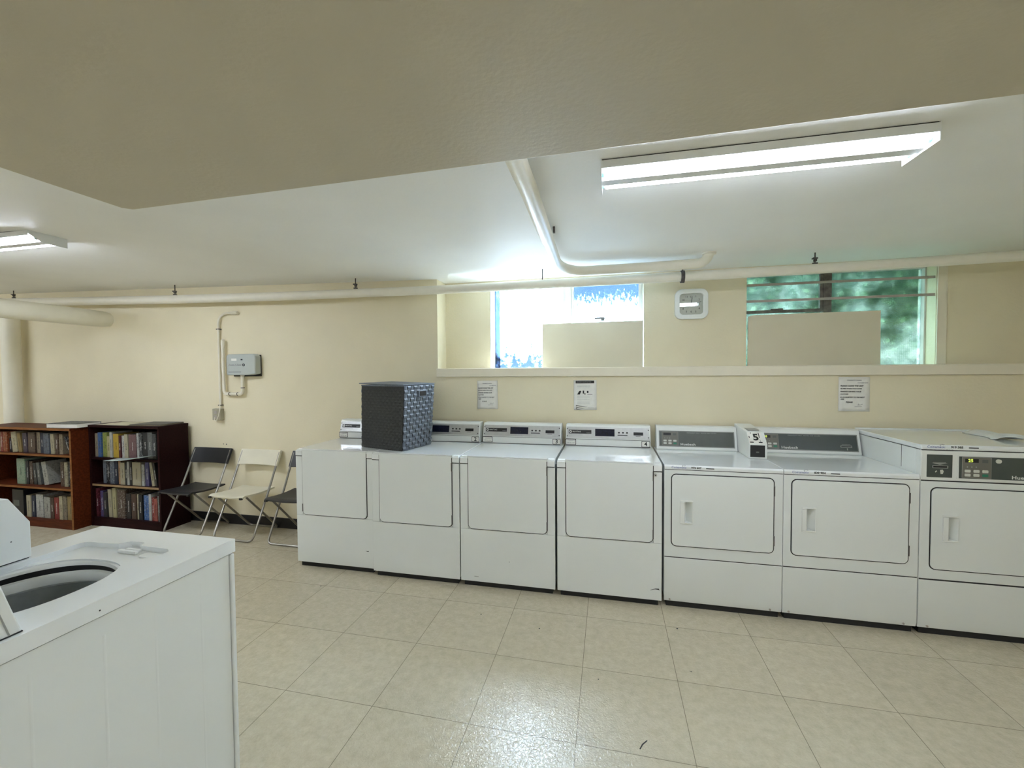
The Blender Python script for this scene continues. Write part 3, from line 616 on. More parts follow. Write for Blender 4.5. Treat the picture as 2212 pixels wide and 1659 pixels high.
# coin box standing on the tops
def coin_box(label, x0, x1, yf, zb, ht, number, flip=1):
    t = thing('coin_box', label, 'coin box', ((x0+x1)/2, yf, zb)); w2 = (x1-x0)/2; L = 0.36
    prof = [(0, 0.001), (0, 0.100*ht), (0.070, 0.172*ht), (0.33, 0.196*ht), (L, 0.196*ht), (L, 0.001)]
    b = obj('body', MB().prism(prof, -w2, w2, 'x'), PLW, t, 0.003)
    obj('coin_vault_door', MB().box(-w2+0.006, -0.0035, 0.012, w2-0.014, 0.002, 0.092), BLACKP, t, 0.002)
    obj('vault_lock', MB().box(-0.014, -0.005, 0.040, 0.004, -0.003, 0.050), GREYP, t)
    ang = math.atan2(0.070, 0.072*ht); tilt = math.degrees(ang)
    def S(u, v, dd=0): return (u, v*math.sin(ang)-dd*math.cos(ang), 0.100*ht+v*math.cos(ang)+dd*math.sin(ang))
    P = plater(S, t)
    P('coin_plate', -w2+0.003, 0.004, w2-0.020, 0.097, PAPER, 0.001, 0.0)
    if number:
        text('numeral', number, 0.074, S(-0.006, 0.053, 0.0025), INK, t, rot=(90-tilt, 0, 0), align='CENTER', bold=0.0022)
        P('slot_mark', w2-0.040, 0.050, w2-0.0355, 0.092, INK, 0.0006, 0.001); P('slot_mark', w2-0.0385, 0.016, w2-0.037, 0.040, INK, 0.0006, 0.001)
        P('slot_mark', -w2+0.022, 0.086, -w2+0.026, 0.095, INK, 0.0006, 0.001, None, 0.001); P('slot_mark', -w2+0.007, 0.048, -w2+0.012, 0.064, INK, 0.0006, 0.001, None, 0.002)
        for cx in (-w2+0.018, w2-0.038): P('arrow_mark', cx-0.012, 0.010, cx+0.012, 0.018, INK, 0.0006, 0.001, None, 0.004)
    P2_ = MB().box(-w2+0.02, 0.10, 0.172*ht+0.0015, w2-0.02, 0.20, 0.172*ht+0.0125); obj('top_label', P2_, KEYE, t)
    return t
coin_box('white coin box marked 5 standing between the two side-hinged dryers', 0.926, 1.036, 3.150, 0.9185, 1.0, '5')

# tall front-control dryer at right
def front_control():
    x0, yf = 1.724, 2.852; W = 0.687; D = 0.675
    t = thing('laundry_dryer', 'tallest white dryer at far right with card reader on its front, serial 919 585', 'dryer', (x0, yf, 0))
    obj('cabinet', MB().box(0.0, 0.045, 0.055, W, D, 1.062).box(0.0, 0.006, 0.055, 0.010, 0.045, 1.062).box(W-0.010, 0.006, 0.055, W, 0.045, 1.062), ENAMEL, t, 0.003)
    obj('kick_base_shade', MB().box(0.015, 0.018, 0.0, W-0.015, D-0.03, 0.056), GAP, t)  # base painted near-black for the shade beneath
    obj('front_panel', MB().ring(rr(0, 0.326, W, 0.884, 0.001), rr(0.0485, 0.3815, W-0.0485, 0.8495, 0.030), 0, 0.010, 'y'), ENAMEL, t, 0.002)
    lp_ = obj('lower_panel', MB().prism([(0.0, 0.319), (0.012, 0.319), (0.012, 0.040), (0.006, 0.038), (-0.001, 0.066)], 0, W, 'x'), ENAMEL, t, 0.005)
    for sx in (0.045, W-0.065): obj('screw', MB().tube([(sx, 0.004, 0.052), (sx, -0.004, 0.052)], 0.0055, 10), BARP, lp_)
    for a_, b_ in ((0.318, 0.327), (0.883, 0.8895), (1.0585, 1.0625)): obj('panel_gap', MB().box(0.004, 0.001, a_, W-0.004, 0.012, b_), GAP, t)
    top = obj('top', MB().prism([(-0.003, 1.0625), (-0.004, 1.078), (0.006, 1.090), (D, 1.090), (D, 1.0625)], 0, W, 'x'), ENAMEL_T, t, 0.004)
    obj('top_seam', MB().box(-0.0008, 0.01, 1.060, 0.0, D-0.02, 1.0625).box(-0.0006, 0.165, 0.93, 0.0, 0.168, 1.06), GAP, t)
    logo(top, 0.024, 1.0795, -0.0045, '919 585', 0.95)
    f = obj('control_fascia', MB().box(0, -0.001, 0.890, W, 0.010, 1.058), PLW, t, 0.003)
    rd = obj('card_reader', MB().box(0.026, -0.0035, 0.908, 0.146, 0.0, 1.036), DGREYP, t, 0.002)
    obj('slot_opening', MB().box(0.055, -0.005, 0.964, 0.120, -0.003, 0.972), BLACKP, rd); obj('slot_lip', MB().ring(rr(0.051, 0.960, 0.124, 0.976, 0.002, n=2), rr(0.054, 0.963, 0.121, 0.973, 0.001, n=2), -0.0065, -0.003, 'y'), KEYE, rd)
    obj('slot_arrow', MB().prism([(0.048, 0.989), (0.122, 0.989), (0.086, 0.979)], -0.0045, -0.003, 'y').box(0.055, -0.0045, 0.991, 0.115, -0.003, 0.993), KEYE, rd)
    obj('hand_icon', MB().prism([(0.088, 0.950), (0.100, 0.952), (0.105, 0.943), (0.101, 0.928), (0.091, 0.927), (0.089, 0.938)], -0.0045, -0.003, 'y').prism([(0.064, 0.938), (0.070, 0.947), (0.074, 0.944), (0.067, 0.935)], -0.0045, -0.003, 'y'), BTNW, rd)
    def S(u, v, dd=0): return (u, -0.001-dd, v)
    P = plater(S, t)
    def P2(name, u0, v0, u1, v1, m_, th=0.0015, base=0.0, par=None, rad=0.0): return P(name, u0, v0, u1, v1, m_, th, base, par, rad)
    P2.tilt = 0
    P2('panel_rim', 0.168, 0.903, W-0.02, 1.038, PLW, 0.003, 0.0, None, 0.004)
    pn = P2('control_panel', 0.175, 0.908, W-0.027, 1.030, DGREYP, 0.0012, 0.0028)
    S_ = lambda u, v, dd=0: S(u, v, dd+0.003)
    P3_ = plater(S_, pn)
    def P3(name, u0, v0, u1, v1, m_, th=0.0015, base=0.0, par=None, rad=0.0): return P3_(name, u0, v0, u1, v1, m_, th, base, par, rad)
    P3.tilt = 0
    keypad(pn, S_, 0.188, 0.911, 0.322, 1.028, '25', P3)
    P3('push_button', 0.340, 0.998, 0.366, 1.020, BTNW, 0.003, 0.001, pn, 0.01)
    text('lettering', 'Huebsch', 0.026, (0.412, -0.0062, 0.922), INKW, pn, bold=0.0005, sx=1.2, space=1.06)
    side_door(t, W, 0.052, W-0.052, 0.385, 0.846, 0.108, 0.550)
    obj('rear_ledge', MB().box(0.0, D-0.012, 1.088, W, D, 1.100), ENAMEL, t, 0.003)
    return t
front_control()
# cloth on that dryer
def sheet(u, v):
    x = 2.37+0.034*(1-u)*v + 0.04*v+u*0.0 + u*(2.41-2.37-0.04*v) ; 
    return (x, 0, 0)
cb = MB(); rnd = random.Random(5)
N = 16
pts = []
for j in range(N+1):
    for i in range(N+1):
        u_, v_ = i/N, j/N
        xl = 2.235 + 0.07*v_ + 0.02*math.sin(5*v_); x = xl + (2.408-xl)*u_; y = 3.02 + 0.10*(1-u_)+ (0.34-0.05*(1-u_))*v_
        z = 1.0925 + 0.016*abs(math.sin(4.2*u_+2.5*v_))*min(1, 5*u_, ) + 0.010*math.sin(7*v_+2*u_)**2*min(1, 4*u_)
        pts.append((x, y, z))
cb._add(pts, [(j*(N+1)+i, j*(N+1)+i+1, (j+1)*(N+1)+i+1, (j+1)*(N+1)+i) for j in range(N) for i in range(N)])
tag(obj('folded_cloth', cb, SHEETM, None, solid=0.0025), 'crumpled white cloth lying on the tallest dryer at far right', 'cloth')

# ------------------------------------------------------------ laundry hamper
def hamper():
    A = Vector((-1.916, 3.035)); B = Vector((-1.500, 2.905)); Cc = Vector((-1.425, 3.260)); Dd = A + (Cc-B)
    z0 = 0.928; H = 0.488
    t = thing('laundry_hamper', 'dark grey woven laundry hamper standing on the leftmost two dryers', 'hamper', ((A.x+Cc.x)/2, (A.y+Cc.y)/2, z0))
    c0 = Vector(((A.x+Cc.x)/2, (A.y+Cc.y)/2)); bot = [A-c0, B-c0, Cc-c0, Dd-c0]; top = [p*1.045+Vector((0.012, 0.016)) for p in bot]
    inner = MB(); inn_b = [p*0.985 for p in bot]; inn_t = [p*0.985 for p in top]
    inner._add([(p.x, p.y, 0.002) for p in inn_b]+[(p.x, p.y, H-0.004) for p in inn_t], [(3, 2, 1, 0), (0, 1, 5, 4), (1, 2, 6, 5), (2, 3, 7, 6), (3, 0, 4, 7), (4, 5, 6, 7)])
    obj('liner', inner, HAMPF, t)
    def weave(a0, b0, a1, b1, nu, nv, amp, m_, name, skip=None):
        n_ = ((b0-a0).normalized()); nrm = Vector((n_.y, -n_.x, 0))
        q = MB()
        for j in range(nv):
            for i in range(nu):
                if skip and skip(i, j): continue
                u0, u1, v0, v1 = i/nu, (i+1)/nu, j/nv, (j+1)/nv
                over = (i+j) % 2 == 0
                def P(u, v, d):
                    a = a0.lerp(a1, v); b = b0.lerp(b1, v); p = a.lerp(b, u); return Vector((p.x, p.y, v*H)) + nrm*d
                e = 0.03
                k = 3; vs = []
                for jj in range(k+1):
                    for ii in range(k+1):
                        uu, vv = ii/k, jj/k
                        prof = (math.sin(math.pi*vv) if over else math.sin(math.pi*uu)); hgt = amp*(0.25+0.75*prof) * (1.0 if over else 0.8)
                        vs.append(P(u0+(u1-u0)*(e+(1-2*e)*uu), v0+(v1-v0)*(e/2+(1-e)*vv), hgt))
                q._add(vs, [(jj*(k+1)+ii, jj*(k+1)+ii+1, (jj+1)*(k+1)+ii+1, (jj+1)*(k+1)+ii) for jj in range(k) for ii in range(k)])
        return obj(name, q, m_, t)
    weave(bot[0], bot[1], top[0], top[1], 20, 22, 0.0028, HAMPF, 'front_weave')
    weave(bot[1], bot[2], top[1], top[2], 10, 16, 0.0095, HAMP, 'side_weave')
    weave(bot[2], bot[3], top[2], top[3], 14, 16, 0.006, HAMP, 'back_weave')
    weave(bot[3], bot[0], top[3], top[0], 11, 16, 0.006, HAMP, 'side_weave')
    # carry slot in the right side
    d = (bot[2]-bot[1]).normalized(); nrm = Vector((d.y, -d.x))
    c = bot[1].lerp(bot[2], 0.56)*1.04+Vector((0.012, 0.016))
    def Q(s, z, off): p = c + d*s + nrm*off; return (p.x, p.y, z)
    hb = MB(); o1 = [(-0.052, H-0.092), (0.052, H-0.092), (0.052, H-0.038), (-0.052, H-0.038)]; i1 = [(-0.042, H-0.083), (0.042, H-0.083), (0.042, H-0.048), (-0.042, H-0.048)]
    vs = [Q(a, z, 0.0135) for a, z in o1]+[Q(a, z, 0.0135) for a, z in i1]; hb._add(vs, [(0, 1, 5, 4), (1, 2, 6, 5), (2, 3, 7, 6), (3, 0, 4, 7)]); obj('handle_rim', hb, HAMP, t, solid=0.002)
    hb = MB(); hb._add([Q(a, z, 0.0130) for a, z in i1], [(0, 1, 2, 3)]); obj('handle_hole', hb, BLACKP, t)
    # rim and lid
    rim = MB(); tt = [Vector((p.x, p.y, H)) for p in top]; rim.tube([tt[0], tt[1], tt[2], tt[3], tt[0]], 0.005, 8); obj('rim', rim, HAMP, t)
    lid = MB(); L = [p*1.03 for p in top]; zt = [H+0.012, H+0.004, H+0.006, H+0.016]
    L[0] = L[0]+Vector((-0.02, 0.01)); L[3] = L[3]+Vector((-0.02, 0.0)); L[1] = L[1].lerp(L[0], 0.02)
    lid._add([(p.x, p.y, z) for p, z in zip(L, zt)]+[(p.x, p.y, z+0.007) for p, z in zip(L, zt)], [(3, 2, 1, 0), (4, 5, 6, 7), (0, 1, 5, 4), (1, 2, 6, 5), (2, 3, 7, 6), (3, 0, 4, 7)])
    obj('lid', lid, HAMP, t)
hamper()

# ------------------------------------------------------------ foreground washer
def washer():
    x0, x1, y0, y1 = -1.951, -1.325, 0.555, 1.266
    t = thing('top_load_washer', 'white top-loading washer with its tub open in the lower left foreground', 'washer', (x0, y0, 0)); W = x1-x0; D = y1-y0
    zt = 0.922
    cxl, cyl = 0.312, 0.310
    side = MB()
    side.box(W-0.012, 0.0, 0.02, W-0.001, D-0.020, 0.872)      # right side sheet
    for a, b in ((0.151, 0.303), (0.436, 0.583)):
        pass
    so = obj('side_panel', side, ENAMEL, t)
    rb = MB()
    for yy, s_ in ((0.151, 1), (0.303, -1), (0.436, 1), (0.583, -1)): rb.prism([(yy-0.004, W-0.0012), (yy+0.004, W-0.0012), (yy+0.0*s_, W+0.0008)], 0.05, 0.825, 'z') if False else rb._add(
        [(W-0.0012, yy-0.005, 0.05), (W-0.0001, yy, 0.05), (W-0.0012, yy+0.005, 0.05), (W-0.0012, yy-0.005, 0.82), (W-0.0001, yy, 0.82), (W-0.0012, yy+0.005, 0.82)], [(0, 1, 4, 3), (1, 2, 5, 4)])
    obj('pressed_rib', rb, ENAMEL, so)
    obj('cabinet', MB().box(0.0, 0.0, 0.02, 0.010, D-0.02, 0.872).box(0.010, 0.0, 0.02, W-0.012, 0.010, 0.872).box(0.010, 0.010, 0.02, W-0.012, D-0.02, 0.03), ENAMEL, t)
    obj('front_panel', MB().box(0.0, D-0.017, 0.02, W+0.006, D, 0.872), ENAMEL, t, 0.006)
    obj('top_gap', MB().ring([(0.002, 0.002), (W-0.003, 0.002), (W-0.003, D-0.003), (0.002, D-0.003)], [(0.03, 0.03), (W-0.03, 0.03), (W-0.03, D-0.03), (0.03, D-0.03)], 0.872, 0.8755, 'z'), GAP, t)
    # deck: slab minus shallow lid recess minus tub opening (boolean)
    slab = MB().box(-0.002, -0.002, 0.8755, W+0.004, D+0.004, zt).mesh('deck', ENAMEL_T)
    o = bpy.data.objects.new('deck', slab); COL.objects.link(o)
    def cutter(mb_):
        c = bpy.data.objects.new('c', mb_.mesh('c', ENAMEL_T)); COL.objects.link(c); return c
    rec = [(0.118, 0.13), (0.118, 0.560), (0.125, 0.580), (0.145, 0.585), (0.235, 0.588), (0.262, 0.592), (0.285, 0.618), (0.345, 0.618), (0.352, 0.598), (0.390, 0.594), (0.480, 0.592), (0.500, 0.578), (0.503, 0.550), (0.492, 0.530), (0.45, 0.50), (0.40, 0.10), (0.15, 0.10)]
    hole = [(cxl + 0.5*0.402*(abs(math.cos(a))**0.86)*(1 if math.cos(a) > 0 else -1), cyl + 0.5*0.400*(abs(math.sin(a))**0.86)*(1 if math.sin(a) > 0 else -1)) for a in [2*math.pi*k/64 for k in range(64)]]
    c1 = cutter(MB().prism(rec, zt-0.017, zt+0.05, 'z')); c2 = cutter(MB().prism(hole, 0.80, 1.0, 'z'))
    for c_ in (c1, c2):
        q = o.modifiers.new('b', 'BOOLEAN'); q.object = c_; q.operation = 'DIFFERENCE'; q.solver = 'EXACT'
    q = o.modifiers.new('v', 'BEVEL'); q.width = 0.006; q.segments = 3; q.harden_normals = True; q.limit_method = 'ANGLE'; q.angle_limit = R(50)
    dg = bpy.context.evaluated_depsgraph_get(); me = bpy.data.meshes.new_from_object(o.evaluated_get(dg))
    for z_ in (o, c1, c2): bpy.data.objects.remove(z_)
    dk = obj('deck', me, ENAMEL_T, t)
    if not me.materials: me.materials.append(ENAMEL_T)
    # dispenser steps
    st = MB(); st.box(0.300, 0.560, zt-0.0165, 0.380, 0.572, zt-0.006); st.box(0.310, 0.578, zt-0.0165, 0.370, 0.590, zt-0.008); st.prism(rr(0.405, 0.545, 0.488, 0.580, 0.015), zt-0.0165, zt-0.012, 'z')
    obj('bleach_dispenser', st, PLW, dk, 0.002)
    # rolled splash ring below the hole, dark gap, tub ring, basket
    tub = obj('tub_ring', MB().lathe([(0.205, zt-0.020), (0.197, zt-0.026), (0.194, zt-0.034)], cxl, cyl, 56, 2.2), PLW, t)
    obj('tub_gap', MB().lathe([(0.193, zt-0.034), (0.205, zt-0.060)], cxl, cyl, 56, 2.2), GAP, t)
    obj('balance_ring', MB().lathe([(0.215, zt-0.058), (0.200, zt-0.052), (0.192, zt-0.056), (0.188, zt-0.066), (0.189, zt-0.084), (0.197, zt-0.092)], cxl, cyl, 56, 2.0), PLW, t)
    bk = obj('basket', MB().lathe([(0.197, zt-0.090), (0.201, zt-0.12), (0.204, zt-0.30), (0.199, zt-0.33), (0.204, zt-0.36), (0.200, zt-0.50), (0.0, zt-0.52)], cxl, cyl, 56, 2.0), STEEL, t)
    ag = MB().lathe([(0.09, zt-0.515), (0.06, zt-0.47), (0.04, zt-0.40), (0.035, zt-0.25), (0.0, zt-0.24)], cxl, cyl, 28); 
    for k in range(4):
        a = R(90*k+20); c, s_ = math.cos(a), math.sin(a)
        ag._add([(cxl+0.035*c, cyl+0.035*s_, zt-0.28), (cxl+0.15*c, cyl+0.15*s_, zt-0.50), (cxl+0.035*c, cyl+0.035*s_, zt-0.50), (cxl+0.035*c-0.01*s_, cyl+0.035*s_+0.01*c, zt-0.28), (cxl+0.15*c-0.01*s_, cyl+0.15*s_+0.01*c, zt-0.50), (cxl+0.035*c-0.01*s_, cyl+0.035*s_+0.01*c, zt-0.50)], [(0, 1, 2), (5, 4, 3), (0, 3, 4, 1)])
    obj('agitator', ag, GBOX, t)
    # console at the back (camera side), leaning back
    yb = 0.704-y0
    prof = [(0.0, zt), (yb, zt), (yb-0.035, 1.055), (yb-0.055, 1.085), (0.0, 1.085)]
    c = obj('console', MB().prism(prof, 0.006, W-0.012, 'x'), PLW, t, 0.005)
    obj('end_cap_seam', MB()._add([(W-0.0115, yb-0.022, zt+0.003), (W-0.0115, yb-0.026, zt+0.003), (W-0.0115, yb-0.055, 1.05), (W-0.0115, yb-0.057, 1.05)], [(0, 1, 3, 2)]), KEYE, c)
    obj('console_gap', MB().box(0.008, 0.002, zt+0.0005, W-0.0105, yb-0.001, zt+0.003), GAP, c)
    obj('leg', MB().tube([(0.05, D-0.06, 0), (0.05, D-0.06, 0.021)], 0.02, 12), BLACKP, t); obj('leg', MB().tube([(W-0.05, D-0.06, 0), (W-0.05, D-0.06, 0.021)], 0.02, 12), BLACKP, t)
    obj('leg', MB().tube([(0.05, 0.06, 0), (0.05, 0.06, 0.021)], 0.02, 12), BLACKP, t); obj('leg', MB().tube([(W-0.05, 0.06, 0), (W-0.05, 0.06, 0.021)], 0.02, 12), BLACKP, t)
    obj('chip_mark', MB().tube([(W+0.004, 0.292, 0.893), (W+0.0048, 0.292, 0.893)], 0.0022, 6), GAP, t)
washer()
t = thing('coin_box', 'plain white coin box standing on the foreground washer, cut by the photo edge', 'coin box', (-1.945, 1.003, 0.923))
obj('body', MB().prism([(0, 0.001), (0, 0.117), (-0.050, 0.207), (-0.285, 0.212), (-0.285, 0.001)], -0.095, 0.095, 'x'), PLW, t, 0.003)
obj('coin_vault_door', MB().box(-0.08, -0.001, 0.012, 0.08, 0.004, 0.105), BLACKP, t, 0.002)
obj('base_gap', MB().box(0.02, -0.28, 0.0, 0.0955, -0.008, 0.0022), GAP, t)
obj('chip_mark', MB().tube([(0.095, -0.048, 0.068), (0.0958, -0.048, 0.068)], 0.0018, 6), GAP, t)

# ------------------------------------------------------------ folding chairs
def chair(label, x, y, m_, rz=0, group='folding chairs along the wall'):
    t = thing('folding_chair', label, 'chair', (x, y, 0), rz, group)
    W = 0.215; w_ = 0.165; r = 0.0095
    # main frame: floor bar at front, legs rise to the back, bend at the seat, carry the backrest
    def fillet(pts, rad=0.05, n=5):
        out = [Vector(pts[0])]
        for i in range(1, len(pts)-1):
            p0, p, p1 = Vector(pts[i-1]), Vector(pts[i]), Vector(pts[i+1]); a = (p0-p).normalized(); b = (p1-p).normalized()
            s_, e_ = p+a*rad, p+b*rad
            for k in range(n+1):
                q = k/n; out.append((1-q)**2*s_ + 2*q*(1-q)*p + q*q*e_)
        out.append(Vector(pts[-1])); return out
    zt = 0.752
    P = [(-W, 0.185, zt), (-W, 0.060, 0.47), (-W, -0.17, r), (W, -0.17, r), (W, 0.060, 0.47), (W, 0.185, zt)]
    obj('main_frame', MB().tube(fillet(P, 0.055), r, 10), CHROME, t)
    Q = [(-w_, -0.165, 0.405), (-w_, 0.20, r), (w_, 0.20, r), (w_, -0.165, 0.405)]
    obj('cross_frame', MB().tube(fillet(Q, 0.045), r, 10), CHROME, t)
    # seat: thin moulded plate, slightly dished
    def seat(u, v):
        x_ = (u-0.5)*2*(w_+0.018); y_ = -0.225+0.37*v; z_ = 0.429 - 0.012*math.sin(math.pi*v) - 0.008*math.cos(math.pi*(u-0.5)) - 0.012*v + (-0.012 if v < 0.05 else 0)
        return (x_, y_, z_)
    so = obj('seat', MB().grid(seat, 10, 14), m_, t, bevel=0.003, solid=0.016)
    obj('seat_bracket', MB().box(w_-0.012, -0.236, 0.403, w_+0.012, -0.214, 0.419).box(-w_-0.012, -0.236, 0.403, -w_+0.012, -0.214, 0.419), BLACKP, so)
    def back(u, v):
        a = (u-0.5)*2; x_ = a*(W+0.014); z_ = 0.626+0.142*v - 0.006*(1-a*a)*v; y_ = 0.128+0.064*v + 0.030*(1-a*a)
        return (x_, y_, z_)
    obj('backrest', MB().grid(back, 14, 6), m_, t, bevel=0.004, solid=0.022)
    return t
chair('black folding chair beside the dark bookcase', -3.90, 3.335, CH_BLK)
chair('cream-white folding chair between the two black ones', -3.325, 3.335, CH_WHT)
chair('black folding chair half hidden behind the leftmost dryer', -2.735, 3.335, CH_BLK)

# ------------------------------------------------------------ bookcases
def bookcase(label, x0, x1, y0, y1, zs, ht, side, edge, edges, back, th=0.022):
    t = thing('bookcase', label, 'bookcase', (x0, y0, 0)); W = x1-x0; D = y1-y0
    for a in (0, W-th): obj('side_panel', MB().box(a, 0.0015, 0, a+th, D, ht-th), side, t, 0.001)
    for a_ in (0, W-th): obj('edge_band', MB().box(a_, 0, 0.0, a_+th, 0.0015, ht-th), edge, t)
    tp_ = obj('top_board', MB().box(-0.004, -0.008, ht-th, W+0.004, D, ht), side, t, 0.001); obj('edge_band', MB().box(-0.004, -0.0095, ht-th, W+0.004, -0.008, ht), edge, tp_)
    obj('back_panel', MB().box(th, D-0.006, 0.0, W-th, D, ht-th), back, t)
    for z, e in zip(zs, edges):
        s = obj('shelf', MB().box(th, 0.005, z-th*0.9, W-th, D-0.006, z), side, t); obj('edge_band', MB().box(th, 0.0035, z-th*0.9, W-th, 0.005, z), e, s)
    obj('plinth', MB().box(th, 0.004, 0.0, W-th, 0.018, zs[-1]-th*0.9), side, t)
    return t
BK1 = (-6.36, -5.080, 3.070, 3.36); BK2 = (-5.072, -4.185, 3.212, 3.505)
bookcase('reddish-brown bookcase at the far left, nearer of the two', BK1[0], BK1[1], BK1[2], BK1[3], (0.730, 0.400, 0.070), 0.994, WOODR, WOODE, (WOODE, WOODE, WOODR), WOODB)
bookcase('dark burgundy bookcase against the wall beside the black chair', BK2[0], BK2[1], BK2[2], BK2[3], (0.690, 0.424, 0.085), 1.015, WOODD, WOODD, (WOODD, WOODL, WOODD), WOODB)
PAGES = mat('book_pages', (0.24, 0.21, 0.14), 0.8, var=0.1, vscale=80)
BC = {}
def _lerp(a, b): return tuple(x+0.45*(y-x) for x, y in zip(a, b))
DK = lambda c: tuple(x*0.62 for x in c)
def book_mat(col, col2):
    k = (col, col2)
    if k in BC: return BC[k]
    m = bpy.data.materials.new('book_cover'); m.use_nodes = True; n = m.node_tree.nodes; l = m.node_tree.links; p = n['Principled BSDF']; p.inputs['Roughness'].default_value = 0.5
    t = n.new('ShaderNodeTexCoord'); mp = n.new('ShaderNodeMapping'); mp.inputs['Scale'].default_value = (0.6, 1, 1)
    z = n.new('ShaderNodeTexNoise'); z.inputs['Scale'].default_value = 75; z.inputs['Detail'].default_value = 5; r = n.new('ShaderNodeValToRGB')
    r.color_ramp.interpolation = 'CONSTANT'; r.color_ramp.elements[0].color = col + (1,); r.color_ramp.elements[1].position = 0.56; r.color_ramp.elements[1].color = col2 + (1,)
    l.new(t.outputs['Object'], mp.inputs[0]); l.new(mp.outputs[0], z.inputs['Vector']); l.new(z.outputs['Fac'], r.inputs['Fac']); l.new(r.outputs[0], p.inputs['Base Color']); BC[k] = m; return m
CO = {'red': (.30, .03, .025), 'maroon': (.10, .012, .02), 'orange-red': (.38, .09, .03), 'dark': (.02, .018, .02), 'black': (.012, .012, .014), 'cream': (.55, .50, .34), 'yellow-brown': (.32, .22, .08),
      'purple-grey': (.075, .055, .085), 'mottled brown': (.13, .085, .06), 'tan': (.34, .28, .19), 'navy': (.025, .035, .07), 'grey-blue': (.16, .19, .24), 'brown': (.10, .055, .035), 'pale green': (.36, .46, .33),
      'teal': (.06, .26, .19), 'grey': (.16, .17, .16), 'white': (.60, .61, .58), 'off-white': (.50, .50, .44), 'yellow': (.62, .42, .05), 'blue': (.06, .16, .42), 'lime': (.36, .42, .10), 'pale yellow': (.60, .55, .30),
      'mauve': (.22, .12, .12), 'peach': (.58, .33, .18), 'salmon': (.45, .12, .09), 'gold': (.40, .29, .11), 'indigo': (.10, .09, .24), 'dark grey': (.05, .055, .055), 'pink': (.45, .10, .16)}
ORD = ['first', 'second', 'third', 'fourth', 'fifth', 'sixth', 'seventh', 'eighth', 'ninth', 'tenth', 'eleventh', 'twelfth', 'thirteenth', 'fourteenth', 'fifteenth', 'sixteenth', 'seventeenth', 'eighteenth']
TXTC = {'dark': 'tan', 'black': 'off-white'}
def book(x, yf, z, w, h, d, c1, c2, lean, label, group, title=None, rest=0.0):
    t = thing('book', label, 'book', (x, yf, z), 0, group); t.rotation_euler = (0, -R(lean), 0)
    if lean < 0: t.location.z = z + 0.0
    if lean > 0: t.location.z = z + 0.0
    w0, w1 = -w/2, w/2
    t.location.z += abs(math.sin(R(lean)))*w/2
    cv = MB(); th = 0.0022
    cv.box(w0, 0, 0, w0+th, d, h); cv.box(w1-th, 0, 0, w1, d, h); cv.box(w0+th, 0, 0, w1-th, th, h)
    obj('cover', cv, book_mat(DK(CO[c1]), _lerp(DK(CO[c1]), DK(CO[c2]))), t); obj('pages', MB().box(w0+th, th, 0.003, w1-th, d-0.003, h-0.004), PAGES, t)
    lum = sum(CO[c1]); im = INKW if lum < 0.5 else INK
    if w > 0.016: text('title', title or random.choice(['THE LONG WINTER', 'RIVER ROAD', 'NIGHT TRAIN', 'THE GARDEN', 'COLD HARBOUR', 'HOME COOKING', 'SILENT SEA', 'THE LETTER', 'WILD COUNTRY']), min(0.014, w*0.6), (0, -0.0005, h*0.5), im, t, rot=(90, 90, 0), align='CENTER')
    return t
def fill(case, shelf, xfun, yf, z, rows, hmax, depth, group):
    n_ = len(rows); pr, pl_ = -99, 0
    for k, rw in enumerate(rows):
        p0, p1, hp, c1, c2 = rw[:5]; lean = rw[5] if len(rw) > 5 else 0
        xa, xb = xfun(p0), xfun(p1); w_ = max(0.008, (xb-xa)*0.94); 
        h = min(hp, hmax - 0.012)
        if lean > 0:
            gap = (xa - pr)/h; lean = min(lean, max(0, pl_ + math.degrees(math.asin(max(0, min(0.9, gap))))*0.9))
        pr, pl_ = xb, max(0, lean)
        desc = 'slim' if w_ < 0.02 else ('wide' if w_ > 0.05 else '')
        mot = f'{c1}' + (f' and {c2}' if c2 != c1 else '')
        extra = ', leaning' if abs(lean) > 4 else ''
        lab = f'{desc} {mot} book{extra}, {ORD[k]} from left on {shelf} of {case}'
        lab = lab.strip()
        book((xa+xb)/2, yf + 0.012*random.random(), z+0.0005, w_, h, depth, c1, c2, lean, lab, group)
s = 1/5.183
X1 = lambda px: -6.106 + px*s*0.00646
X2 = lambda px: -5.050 + (px*s-205)*0.00604
c1n, c2n = 'the reddish bookcase', 'the dark bookcase'
fill(c1n, 'top shelf', X1, 3.105, 0.730, [(-95, -50, .19, 'navy', 'tan'), (-48, -4, .2, 'tan', 'brown'), (0, 26, .205, 'red', 'cream'), (28, 78, .205, 'orange-red', 'cream', 2), (84, 116, .14, 'dark', 'maroon'), (136, 196, .208, 'cream', 'gold', 7), (200, 238, .20, 'yellow-brown', 'gold', 7), (256, 306, .20, 'purple-grey', 'dark', 3),
     (312, 392, .208, 'mottled brown', 'dark'), (396, 436, .21, 'tan', 'mottled brown', 2), (440, 478, .205, 'navy', 'dark'), (482, 545, .205, 'grey-blue', 'dark'), (562, 600, .20, 'cream', 'tan', 2), (604, 640, .20, 'brown', 'tan'), (644, 684, .20, 'tan', 'mottled brown'), (748, 766, .18, 'dark', 'white', 20)], 0.240, 0.17, 'books on the top shelf of the reddish bookcase')
fill(c1n, 'middle shelf', X1, 3.13, 0.400, [(132, 228, .26, 'pale green', 'teal'), (236, 266, .24, 'dark', 'navy'), (268, 306, .235, 'brown', 'tan', 3), (318, 352, .22, 'dark grey', 'black', 6), (360, 398, .225, 'grey', 'dark', 7), (430, 482, .235, 'off-white', 'grey', 10), (612, 650, .245, 'brown', 'tan'), (656, 690, .245, 'cream', 'brown'), (694, 732, .245, 'black', 'off-white')], 0.300, 0.17, 'books on the middle shelf of the reddish bookcase')
